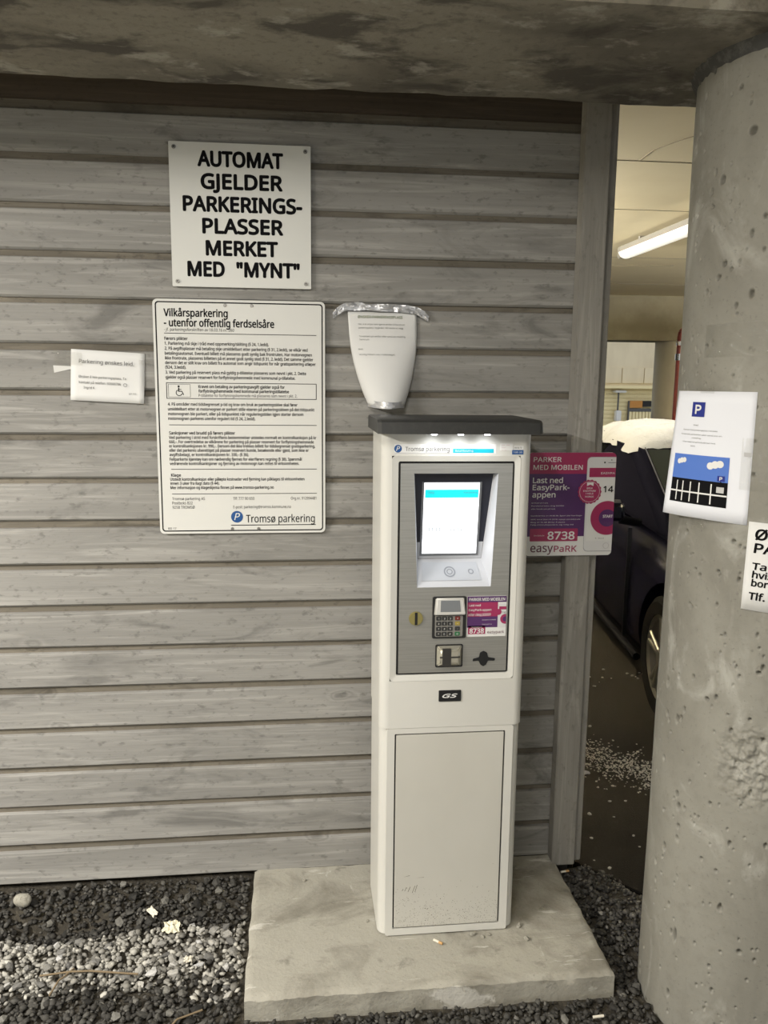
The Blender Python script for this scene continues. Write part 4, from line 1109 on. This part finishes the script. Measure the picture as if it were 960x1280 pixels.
gs = B().box(-.035, .035, -.02, .01, 0, 1.02).me(); gs.materials.append(mat_cream)
for k in range(7):
    o = bpy.data.objects.new('slat', gs); C.objects.link(o); o.parent = gt; o.location = (-.27 + k * .09, 0, 0)
child('orange_panel', B().box(-.31, .04, -.02, .02, 1.12, 1.30).me(), mat_orange, gt)
child('dark_opening', B().box(.05, .31, -.02, .02, 1.15, 1.30).me(), mat_black, gt)

# ------------------------------------------------------------------ parked car
car = empty('parked_car', (1.90, 1.24, -0.068), 0)
tag(car, 'black car with snow on its roof parked between the post and the column', 'car')
CA = math.radians(-90 - 8.0)      # heading
car.rotation_euler = (0, 0, CA)
# local frame: +x forward, +y left; right front wheel contact at the origin
HWD = 0.88
def cpt(x, y, z): return (x, y + HWD - 0.06, z)
stations = [ # x, half width, bottom, belt z, crown z
    (0.86, 0.50, .28, .56, .62), (0.80, 0.68, .22, .62, .70), (0.55, 0.82, .18, .70, .80), (0.0, 0.88, .17, .80, .90), (-.55, .89, .16, .86, .97), (-1.1, .90, .16, .88, .98),
    (-1.9, .90, .16, .90, .98), (-2.7, .89, .17, .93, .98), (-3.2, .86, .22, .93, .97), (-3.45, .74, .28, .88, .93), (-3.5, .55, .34, .80, .86)]
v, f = [], []
ring = lambda x, w, zb, zs, zc: [(x, -w * .86, zb), (x, -w * .98, zb + .06), (x, -w, zb + .28), (x, -w * .985, zs - .10), (x, -w * .93, zs), (x, -w * .55, zc - .01), (x, 0, zc),
                                 (x, w * .55, zc - .01), (x, w * .93, zs), (x, w * .985, zs - .10), (x, w, zb + .28), (x, w * .98, zb + .06), (x, w * .86, zb)]
n = 13
for s_ in stations: v += [cpt(*p) for p in ring(*s_)]
for i in range(len(stations) - 1):
    for k in range(n): f.append((i * n + k, i * n + (k + 1) % n, (i + 1) * n + (k + 1) % n, (i + 1) * n + k))
f += [tuple(range(n)), tuple(range((len(stations) - 1) * n, len(stations) * n))[::-1]]
me = B().add(v, f).me()
body = child('body', me, mat_car, car)
su = body.modifiers.new('sub', 'SUBSURF'); su.levels = 2; su.render_levels = 2
bpy.context.view_layer.update()
dg = bpy.context.evaluated_depsgraph_get()
me2 = bpy.data.meshes.new_from_object(body.evaluated_get(dg)); body.modifiers.clear(); body.data = me2
# cut wheel arches
cutb = B()
for wx in (0.0, -2.62):
    for ys in (-1, 1): cutb.cyl(cpt(wx, ys * 1.1, .33), cpt(wx, ys * .62, .33), .385, 40)
cut = bpy.data.objects.new('arch_cut', cutb.me()); C.objects.link(cut)
cut.parent = car
bo = body.modifiers.new('arch', 'BOOLEAN'); bo.object = cut; bo.operation = 'DIFFERENCE'; bo.solver = 'EXACT'
bpy.context.view_layer.update()
dg = bpy.context.evaluated_depsgraph_get()
me3 = bpy.data.meshes.new_from_object(body.evaluated_get(dg)); body.modifiers.clear(); body.data = me3
bpy.data.objects.remove(cut)
for p in body.data.polygons: p.use_smooth = True
body.data.set_sharp_from_angle(angle=math.radians(40))
# cabin
base = [(-.22, .78, .86), (-1.1, .84, .92), (-2.7, .83, .95), (-3.25, .74, .95)]
roofp = [(-1.40, .69, 1.315), (-1.75, .70, 1.36), (-2.5, .69, 1.36), (-2.95, .62, 1.31)]
v, f = [], []
for s in (-1, 1):
    for x, y, z in base: v.append(cpt(x, s * y, z))
    for x, y, z in roofp: v.append(cpt(x, s * y, z))
for i in range(3):
    f += [(i, i + 1, 4 + i + 1, 4 + i), (8 + i + 1, 8 + i, 12 + i, 12 + i + 1), (4 + i, 4 + i + 1, 12 + i + 1, 12 + i), (i + 1, i, 8 + i, 8 + i + 1)]
f += [(0, 4, 12, 8), (3, 11, 15, 7)]
cab = child('cabin', B().add(v, f).me(bevel=.035, seg=3), M('satin_black', (.004, .004, .007), .9, spec=.0), car, smooth=50)
def quad_on(a, b_, c, d, u0, u1, v0, v1, off):
    a, b_, c, d = [Vector(p) for p in (a, b_, c, d)]
    def P_(u, w): return (a * (1 - u) + b_ * u) * (1 - w) + (d * (1 - u) + c * u) * w
    nrm = (b_ - a).cross(d - a).normalized() * off
    return [P_(u0, v0) + nrm, P_(u1, v0) + nrm, P_(u1, v1) + nrm, P_(u0, v1) + nrm]
for s in (-1, 1):
    q0 = [cpt(*p) for p in [(base[0][0], s * base[0][1], base[0][2]), (base[1][0], s * base[1][1], base[1][2])]]
    # one long pane area split by the pillar: front door, rear door
    A_, B_, C_, D_ = cpt(base[0][0], s * base[0][1], base[0][2]), cpt(base[3][0], s * base[2][1], base[3][2]), cpt(roofp[3][0], s * roofp[2][1], roofp[3][2] + .04), cpt(roofp[0][0], s * roofp[0][1], roofp[0][2])
    for u0, u1 in ((.27, .50), (.53, .82)):
        qd = quad_on(A_, B_, C_, D_, u0, u1, .10, .86, .012 * (1 if s < 0 else -1) * 1)
        qd2 = [Vector(p) for p in qd]
        out = Vector((0, s * .03, .012))
        child('side_window', mesh('pane', [p + out for p in qd2], [(0, 1, 2, 3)]), mat_glass, car)
a, b_, c, d = cpt(base[0][0], -base[0][1], base[0][2]), cpt(base[0][0], base[0][1], base[0][2]), cpt(roofp[0][0], roofp[0][1], roofp[0][2]), cpt(roofp[0][0], -roofp[0][1], roofp[0][2])
ws = quad_on(a, b_, c, d, .06, .94, .04, .95, .006)
child('windscreen', mesh('pane', ws, [(0, 1, 2, 3)]), mat_glass, car)
# bright edge along the screen pillar
pa, pb = Vector(ws[0]), Vector(ws[3])
child('pillar_trim', B().cyl(pa + Vector((0, -.015, .01)), pb + Vector((0, -.015, .01)), .004, 8).me(), M('trim_grey', (.05, .05, .06), .4), car)
pa, pb = Vector(ws[1]), Vector(ws[2])
child('wiper', B().cyl(Vector(ws[0]) + Vector((.03, .25, .02)), Vector(ws[0]) + Vector((-.06, .80, .06)), .006, 8).me(), mat_chrome, car)
# door lines, sill, handles
child('sill', B().cyl(cpt(-.42, -.87, .19), cpt(-2.2, -.88, .19), .022, 12).me(), mat_carplastic, car, smooth=40)
for x in (-.62, -1.52): child('door_gap', B().box(x - .004, x + .004, -.004 + HWD - .06 - .90, .004 + HWD - .06 - .885, .25, .90).me(), mat_black, car)
child('door_handle', B().box(-1.42, -1.24, HWD - .06 - .93, HWD - .06 - .88, .74, .77).me(bevel=.01), mat_car, car)
# mirror
mi = child('mirror', B().add([cpt(-.66, -1.10, .93), cpt(-.66, -.93, .93), cpt(-.66, -.93, 1.06), cpt(-.66, -1.08, 1.07), cpt(-.52, -1.08, .95), cpt(-.54, -.95, .95), cpt(-.54, -.95, 1.05), cpt(-.53, -1.06, 1.05)],
                            [(0, 1, 2, 3), (4, 7, 6, 5), (0, 4, 5, 1), (1, 5, 6, 2), (2, 6, 7, 3), (3, 7, 4, 0)]).me(bevel=.02, seg=3), mat_car, car, smooth=50)
child('mirror_arm', B().cyl(cpt(-.60, -.96, .95), cpt(-.60, -.84, .93), .025, 10).me(), mat_carplastic, car)
# wheels
def wheel(name, wx, s):
    w = child(name, B().me() if False else None, None, car) if False else None
    y0 = HWD - .06 + s * .78
    k = 48
    pr = [(.225, -.10), (.29, -.108), (.320, -.085), (.327, -.03), (.327, .03), (.320, .085), (.29, .108), (.225, .10)]
    v = [(wx + r * math.cos(2 * PI * i / k), y0 + yy, .327 + r * math.sin(2 * PI * i / k)) for i in range(k) for r, yy in pr]
    m_ = len(pr)
    f = [(i * m_ + j, ((i + 1) % k) * m_ + j, ((i + 1) % k) * m_ + (j + 1) % m_, i * m_ + (j + 1) % m_) for i in range(k) for j in range(m_)]
    ty = child('tyre', B().add(v, f).me(), mat_tyre, car, smooth=40)
    yo = y0 + s * .098
    b = B()
    oo = [(wx + .228 * math.cos(2 * PI * i / k), yo, .327 + .228 * math.sin(2 * PI * i / k)) for i in range(k)]
    ii = [(wx + .205 * math.cos(2 * PI * i / k), yo - s * .012, .327 + .205 * math.sin(2 * PI * i / k)) for i in range(k)]
    i2 = [(wx + .195 * math.cos(2 * PI * i / k), yo - s * .12, .327 + .195 * math.sin(2 * PI * i / k)) for i in range(k)]
    b.add(oo + ii + i2, [(i, (i + 1) % k, k + (i + 1) % k, k + i) for i in range(k)] + [(k + i, k + (i + 1) % k, 2 * k + (i + 1) % k, 2 * k + i) for i in range(k)])
    rim = child('rim', b.me(), mat_rim, ty, smooth=40)
    for a in range(5):
        t = 2 * PI * a / 5 + .35
        for dt in (-.13, .13):
            p = Vector((wx + .03 * math.cos(t), yo - s * .02, .327 + .03 * math.sin(t))); q = Vector((wx + .208 * math.cos(t + dt), yo - s * .012, .327 + .208 * math.sin(t + dt)))
            child('spoke', B().cyl(p, q, .020, 8, .013).me(), mat_rim, ty, smooth=60)
    child('hub_cap', B().cyl((wx, yo - s * .03, .327), (wx, yo + s * .004, .327), .045, 20).me(bevel=.004), mat_rim, ty, smooth=40)
    child('wheel_well', B().cyl((wx, y0 - s * .16, .33), (wx, y0 - s * .12, .33), .37, 32).me(), mat_black, ty)
for wx in (0.0, -2.62):
    for s in (-1, 1): wheel('wheel', wx, s)
# snow on the roof and along the screen edge
def snow_mesh():
    b = B(); nx, ny = 60, 44
    for j in range(ny + 1):
        for i in range(nx + 1):
            u, w = i / nx, j / ny
            rag = .07 * mnoise.noise(Vector((w * 7, 3, 1))) + .03 * mnoise.noise(Vector((w * 23, 5, 1)))
            x = lerp(-1.36 + rag, -2.98, u)
            rag2 = .05 * mnoise.noise(Vector((u * 9, 8, 2)))
            y = lerp(-.73 + rag2, .73, w)
            e = min(1, min(u, 1 - u) * 9) * min(1, min(w, 1 - w) * 7); e = e ** .5
            rz = 1.318 + .055 * math.sin(PI * min(1, max(0, (-x - 1.1) / 1.9))) - .03 * (abs(y) / .66) ** 4
            z = rz + .002 + e * (.075 + .022 * mnoise.fractal(Vector((x * 4, y * 4, 0)), .9, 2, 4)) - (1 - e) * .03
            b.v.append(cpt(x, y, z))
    for j in range(ny):
        for i in range(nx): b.f.append((j * (nx + 1) + i, j * (nx + 1) + i + 1, (j + 1) * (nx + 1) + i + 1, (j + 1) * (nx + 1) + i))
    return b.me(fix=True)
sn = child('snow', snow_mesh(), mat_snow, car, smooth=60)
sn['label'] = 'thick old snow lying on the roof'

# ------------------------------------------------------------------ gravel
def gz(x, y):
    """height of the gravel surface"""
    z = -0.062
    if x < -0.12:
        t = max(0, min(1, (y + 0.14) / 0.12)); z += 0.048 * t
        z -= 0.050 * math.exp(-((y + 0.15) / 0.07) ** 2 - ((x + .80) / .17) ** 2)
    if x > 0.80:
        z = -0.066
    z += 0.010 * mnoise.noise(Vector((x * 5, y * 5, 0)))
    return z
def blocked(x, y, m=0.0):
    if -0.17 - m < x < 0.90 + m and y > -0.60 - m: return True
    if (x - CX) ** 2 + (y - CY) ** 2 < (CR + 0.005 + m) ** 2: return True
    if y > -0.012 and x < 0.87 or y > 0.0 and x < 0.99: return True
    if x > 0.9 and y > 0.14 - (x - 0.95) * 1.5 + .05 * mnoise.noise(Vector((x * 9, y * 9, 0))): return True
    return False
bm = bmesh.new(); bmesh.ops.create_icosphere(bm, subdivisions=1, radius=1)
IV = np.array([v.co[:] for v in bm.verts]); IF = np.array([[v.index for v in f.verts] for f in bm.faces]); bm.free()
def stone_shape(r):
    d = IV.copy()
    fr = r.uniform(.55, 1.35, 3); ph = r.uniform(0, 6, 3)
    s = 1 + .22 * np.sin(d @ r.normal(0, 2.2, 3) + ph[0]) + .13 * np.sin(d @ r.normal(0, 3.5, 3) + ph[1])
    # flat facets
    p = d * s[:, None] * np.array([1.0, r.uniform(.62, .95), r.uniform(.42, .7)])
    for _ in range(3):
        nrm = r.normal(0, 1, 3); nrm /= np.linalg.norm(nrm); lim = r.uniform(.45, .75)
        t = p @ nrm - lim; p -= np.where(t > 0, t, 0)[:, None] * nrm * .9
    return p
SH = [stone_shape(rng) for _ in range(14)]
def rotm(r):
    a, b_, c = r.uniform(0, 2 * PI), r.normal(0, .35), r.normal(0, .35)
    return np.array((Matrix.Rotation(a, 3, 'Z') @ Matrix.Rotation(b_, 3, 'X') @ Matrix.Rotation(c, 3, 'Y'))[:])
def stone_mat(name, rndnode):
    m = bpy.data.materials.new(name); m.use_nodes = True; nt = m.node_tree; N, L = nt.nodes, nt.links
    bs = N['Principled BSDF']; bs.inputs['Roughness'].default_value = .75; bs.inputs['Specular IOR Level'].default_value = .3
    cr = N.new('ShaderNodeValToRGB')
    e = cr.color_ramp.elements
    e[0].position = 0; e[0].color = (.032, .030, .027, 1); e[1].position = 1; e[1].color = (.52, .505, .455, 1)
    x = e.new(.35); x.color = (.095, .091, .082, 1)
    x = e.new(.75); x.color = (.27, .26, .235, 1)
    if rndnode == 'attr':
        a = N.new('ShaderNodeAttribute'); a.attribute_name = 'tint'; L.new(a.outputs['Fac'], cr.inputs[0])
    else:
        a = N.new('ShaderNodeObjectInfo'); L.new(a.outputs['Random'], cr.inputs[0])
    tc = N.new('ShaderNodeTexCoord'); t = N.new('ShaderNodeTexNoise'); t.inputs['Scale'].default_value = 90 if rndnode == 'attr' else 3.0; t.inputs['Detail'].default_value = 4
    L.new(tc.outputs['Object'], t.inputs[0])
    mx = N.new('ShaderNodeMix'); mx.data_type = 'RGBA'; mx.blend_type = 'MULTIPLY'; mx.inputs[0].default_value = .6
    L.new(cr.outputs[0], mx.inputs[6]); L.new(t.outputs['Fac'], mx.inputs[7]); 
    ml = N.new('ShaderNodeMix'); ml.data_type = 'RGBA'; ml.blend_type = 'MULTIPLY'; ml.inputs[0].default_value = 1; ml.inputs[7].default_value = (1.35, 1.35, 1.35, 1)
    L.new(mx.outputs[2], ml.inputs[6]); L.new(ml.outputs[2], bs.inputs['Base Color'])
    return m
mat_stone = stone_mat('pebble', 'attr'); mat_stone_i = stone_mat('lit_pebble', 'obj'); mat_stone_shaded = stone_mat('shaded_pebble', 'obj')  # light and shade painted into the pebbles: pale for lit, dark for shaded
for e_ in mat_stone_shaded.node_tree.nodes['Color Ramp'].color_ramp.elements: e_.color = tuple(c * .36 for c in e_.color[:3]) + (1,)
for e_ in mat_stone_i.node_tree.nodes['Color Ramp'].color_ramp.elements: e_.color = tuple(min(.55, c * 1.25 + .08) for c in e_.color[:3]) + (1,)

# soil under the pebbles follows the same surface
b = B(); nx, ny = 90, 34
gx0, gx1, gy0, gy1 = -1.9, 1.75, -1.25, 0.03
for j in range(ny + 1):
    for i in range(nx + 1):
        x, y = lerp(gx0, gx1, i / nx), lerp(gy0, gy1, j / ny); b.v.append((x, y, gz(x, y) - .012))
for j in range(ny):
    for i in range(nx):
        x, y = lerp(gx0, gx1, (i + .5) / nx), lerp(gy0, gy1, (j + .5) / ny)
        if not ((x - CX) ** 2 + (y - CY) ** 2 < (CR - .03) ** 2 or (-.1 < x < .84 and y > -.54)): b.f.append((j * (nx + 1) + i, j * (nx + 1) + i + 1, (j + 1) * (nx + 1) + i + 1, (j + 1) * (nx + 1) + i))
bed = link('gravel_bed', b.me(fix=False), mat_soil, smooth=60)
tag(bed, 'grey pebble gravel on the ground around the concrete slab', 'gravel', kind='stuff')
def lit_band(x, y):
    """strip left of the slab whose stones are painted as lit, the rest as shaded"""
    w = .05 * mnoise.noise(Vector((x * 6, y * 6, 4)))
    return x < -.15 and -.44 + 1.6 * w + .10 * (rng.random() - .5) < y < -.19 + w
def tint(x, y): return .25 + .75 * rng.beta(3.0, 1.5) if lit_band(x, y) else rng.beta(1.0, 6.0)  # painted light: pale inside the lit strip, dark outside it
# many small pebbles, one part
NP = 15500
VV, FF, TT = [], [], []
cnt = 0
while cnt < NP:
    x, y = rng.uniform(-1.55, 1.30), rng.uniform(-1.10, 0.02)
    if rng.random() < .35 and y < -.85: continue
    if blocked(x, y, .002): continue
    s = float(rng.choice([.0065, .0085, .011, .0135], p=[.28, .34, .26, .12])) * rng.uniform(.85, 1.15)
    p = SH[rng.integers(14)] @ rotm(rng).T * s + np.array([x, y, gz(x, y) + rng.uniform(-.010, .006)])
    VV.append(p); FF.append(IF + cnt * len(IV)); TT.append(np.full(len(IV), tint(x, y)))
    cnt += 1
VV = np.concatenate(VV); FF = np.concatenate(FF); TT = np.concatenate(TT)
me = bpy.data.meshes.new('pebbles')
me.vertices.add(len(VV)); me.vertices.foreach_set('co', VV.ravel())
me.loops.add(FF.size); me.loops.foreach_set('vertex_index', FF.ravel().astype(np.int32))
me.polygons.add(len(FF)); me.polygons.foreach_set('loop_start', np.arange(0, FF.size, 3, dtype=np.int32)); me.polygons.foreach_set('loop_total', np.full(len(FF), 3, np.int32))
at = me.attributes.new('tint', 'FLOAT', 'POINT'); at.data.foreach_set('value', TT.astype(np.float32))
me.update(); me.validate()
o = child('pebbles', me, mat_stone, bed); o['kind'] = 'stuff'
# the largest pebbles, one object each
SM = []
for p in SH:
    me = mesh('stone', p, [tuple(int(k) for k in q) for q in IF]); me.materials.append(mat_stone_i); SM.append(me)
SMD = []
for m_ in SM:
    c_ = m_.copy(); c_.materials.clear(); c_.materials.append(mat_stone_shaded); SMD.append(c_)
placed = 0; tries = 0
used = []
while placed < 295 and tries < 20000:
    tries += 1
    x, y = (rng.uniform(-1.25, -.2), rng.uniform(-.72, -.02)) if rng.random() < .6 else (rng.uniform(-.15, 1.05), rng.uniform(-.86, .05))
    if blocked(x, y, .012): continue
    s = rng.uniform(.0135, .0215)
    if any((x - a) ** 2 + (y - c_) ** 2 < (1.25 * max(s, q)) ** 2 for a, c_, q in used): continue
    used.append((x, y, s))
    o = bpy.data.objects.new('stone', (SM if lit_band(x, y) else SMD)[rng.integers(14)]); C.objects.link(o); o.parent = bed
    o.location = (x, y, gz(x, y) + .004); o.scale = (s, s, s * rng.uniform(.8, 1.1)); o.rotation_euler = (rng.normal(0, .3), rng.normal(0, .3), rng.uniform(0, 6.28))
    placed += 1

# ------------------------------------------------------------------ litter and small things
def butt(x, y, z, a, label, filt=True):
    e = empty('cigarette_butt', (x, y, z), a); tag(e, label, 'litter', 'cigarette butts')
    child('paper_end', B().cyl((-.014, 0, .004), (.004, 0, .004), .0038, 10).me(), mat_butt, e, smooth=40)
    child('filter', B().cyl((.004, 0, .004), (.016, 0, .004), .0039, 10).me(), mat_filter if filt else mat_butt, e, smooth=40)
butt(.405, -.415, 0.001, -.7, 'cigarette butt lying on the slab at the machine foot')
butt(.80, -.685, -.048, .05, 'white cigarette butt on the dark gravel by the slab corner', False)
butt(.70, -.775, -.046, -.7, 'cigarette butt on the gravel at the bottom of the picture, below the slab corner')
butt(.925, -.035, -.050, .15, 'pale cigarette butt on the gravel at the post foot')
SM2 = []
for p in SH[:4]:
    me = mesh('stone', p, [tuple(int(k) for k in q) for q in IF]); me.materials.append(mat_slab); SM2.append(me)
for i, (x, y, s, lb) in enumerate([(.512, -.392, .013, 'pale chip of stone on the slab touching the machine foot'), (.545, -.405, .008, 'flat stone chip on the slab before the machine, left of the smallest chip'), (.565, -.395, .009, 'small stone chip on the slab before the machine, right of centre'),
                                   (.668, -.365, .013, 'rounded stone on the slab at the machine right corner'), (.672, -.425, .011, 'loose grey stone on the slab right of the machine front'), (.735, -.075, .010, 'tan pebble on the shaded slab near the post'),
                                   (.205, -.30, .007, 'dark crumb of stone on the slab at the machine left side'), (.012, -.075, .009, 'dark lump on the slab near the boarded wall')]):
    o = bpy.data.objects.new('slab_pebble', SM2[i % 4]); C.objects.link(o); o.location = (x, y, s * .42); o.scale = (s, s, s); o.rotation_euler = (0, 0, i * 1.3)
    tag(o, lb, 'pebble')
# crumpled pale leaf / tissue, flattened paper strip
def crumple(name, x, y, z, s, mat, label, cat, seed, asp=1.0):
    b = B(); n = 9
    for j in range(n + 1):
        for i in range(n + 1):
            u, w = -1 + 2 * i / n, -1 + 2 * j / n
            rad = 1 + .35 * mnoise.noise(Vector((math.atan2(w, u) * 2, seed, 0)))
            b.v.append((u * s * rad * asp, w * s * rad, s * (.35 + .55 * mnoise.noise(Vector((u * 2.3, w * 2.3, seed))))))
    for j in range(n):
        for i in range(n): b.f.append((j * (n + 1) + i, j * (n + 1) + i + 1, (j + 1) * (n + 1) + i + 1, (j + 1) * (n + 1) + i))
    me = b.me(fix=False)
    o = link(name, me, mat); o.location = (x, y, z); tag(o, label, cat)
    so = o.modifiers.new('thick', 'SOLIDIFY'); so.thickness = .0012
    return o
def at_gravel(x, y): return gz(x, y) + .008
crumple('dry_leaf', -.405, -.205, at_gravel(-.405, -.205), .026, mat_yellow_leaf, 'crumpled pale leaf on the gravel left of the slab', 'leaf', 3)
o = crumple('paper_scrap', -.475, -.130, at_gravel(-.475, -.13) + .01, .010, mat_butt, 'small pale paper strip on the dark gravel near the wall', 'litter', 5, 2.2); o.rotation_euler = (.3, 0, -.9)
o = crumple('paper_scrap', -.335, -.345, at_gravel(-.335, -.345), .012, mat_butt, 'pale scrap on the gravel nearest the slab edge', 'litter', 9); 
for x0, y0, x1, y1, lb in ((-.75, -.38, -.47, -.40, 'thin dried twig lying across the lit gravel'), (-.70, -.46, -.66, -.36, 'short bent twig crossing the longer twig on the gravel'), (-.36, -.62, -.27, -.55, 'short twig on the gravel beside the slab left edge')):
    mx_, my_ = (x0 + x1) / 2, (y0 + y1) / 2 + .012
    z = at_gravel(mx_, my_) + .008
    o = link('twig', B().tube([(x0, y0, z - .004), (lerp(x0, mx_, .6), lerp(y0, my_, .8), z + .002), (mx_, my_, z), (x1, y1, z - .003)], .0028, 8).me(), mat_twig, smooth=60)
    tag(o, lb, 'twig')
# round stone against the wall at the left picture edge
o = bpy.data.objects.new('round_stone', mesh('stone', SH[2] * 1.0, [tuple(int(k) for k in q) for q in IF])); o.data.materials.append(mat_slab); C.objects.link(o)
for p in o.data.polygons: p.use_smooth = True
su = o.modifiers.new('sub', 'SUBSURF'); su.levels = 2; su.render_levels = 2
o.location = (-.895, -.075, -.012); o.scale = (.040, .040, .065); tag(o, 'smooth pale stone at the wall foot on the left picture edge', 'stone')
# band of pale grit on the deck, too fine to count
b = B(); r2 = np.random.default_rng(5)
VV, FF = [], []; c_ = 0
for _ in range(2600):
    t = r2.uniform(0, 1); w = r2.normal(0, .075)
    x = lerp(1.18, 1.95, t) + w * .55; y = lerp(1.02, .30, t) + w
    s = r2.uniform(.002, .0055)
    VV.append(SH[r2.integers(14)] * s + np.array([x, y, -.066])); FF.append(IF + c_ * len(IV)); c_ += 1
for _ in range(160):
    x, y = r2.uniform(1.05, 2.3), r2.uniform(-.1, 2.0); s = r2.uniform(.004, .012)
    if (x - 1.9) ** 2 + (y - 1.25) ** 2 < .15: continue
    VV.append(SH[r2.integers(14)] * s + np.array([x, y, -.066])); FF.append(IF + c_ * len(IV)); c_ += 1
VV = np.concatenate(VV); FF = np.concatenate(FF)
me = bpy.data.meshes.new('grit'); me.vertices.add(len(VV)); me.vertices.foreach_set('co', VV.ravel())
me.loops.add(FF.size); me.loops.foreach_set('vertex_index', FF.ravel().astype(np.int32))
me.polygons.add(len(FF)); me.polygons.foreach_set('loop_start', np.arange(0, FF.size, 3, dtype=np.int32)); me.polygons.foreach_set('loop_total', np.full(len(FF), 3, np.int32))
me.update(); me.validate()
o = link('pale_grit', me, mat_pale_grit); tag(o, 'band of pale grit on the dark deck by the post', 'grit', kind='stuff')
for i, (x, y, s, lb) in enumerate([(1.27, .70, .020, 'white lump of ice on the deck right beside the post'), (1.38, 1.45, .020, 'flat ice chip on the deck under the car sill'), (1.30, 1.15, .018, 'small ice chip on the deck above the grit band')]):
    o = bpy.data.objects.new('ice_lump', mesh('ice', SH[i + 3], [tuple(int(k) for k in q) for q in IF])); o.data.materials.append(mat_snow); C.objects.link(o)
    o.location = (x, y, -.062); o.scale = (s * 1.3, s, s * .6); tag(o, lb, 'ice')
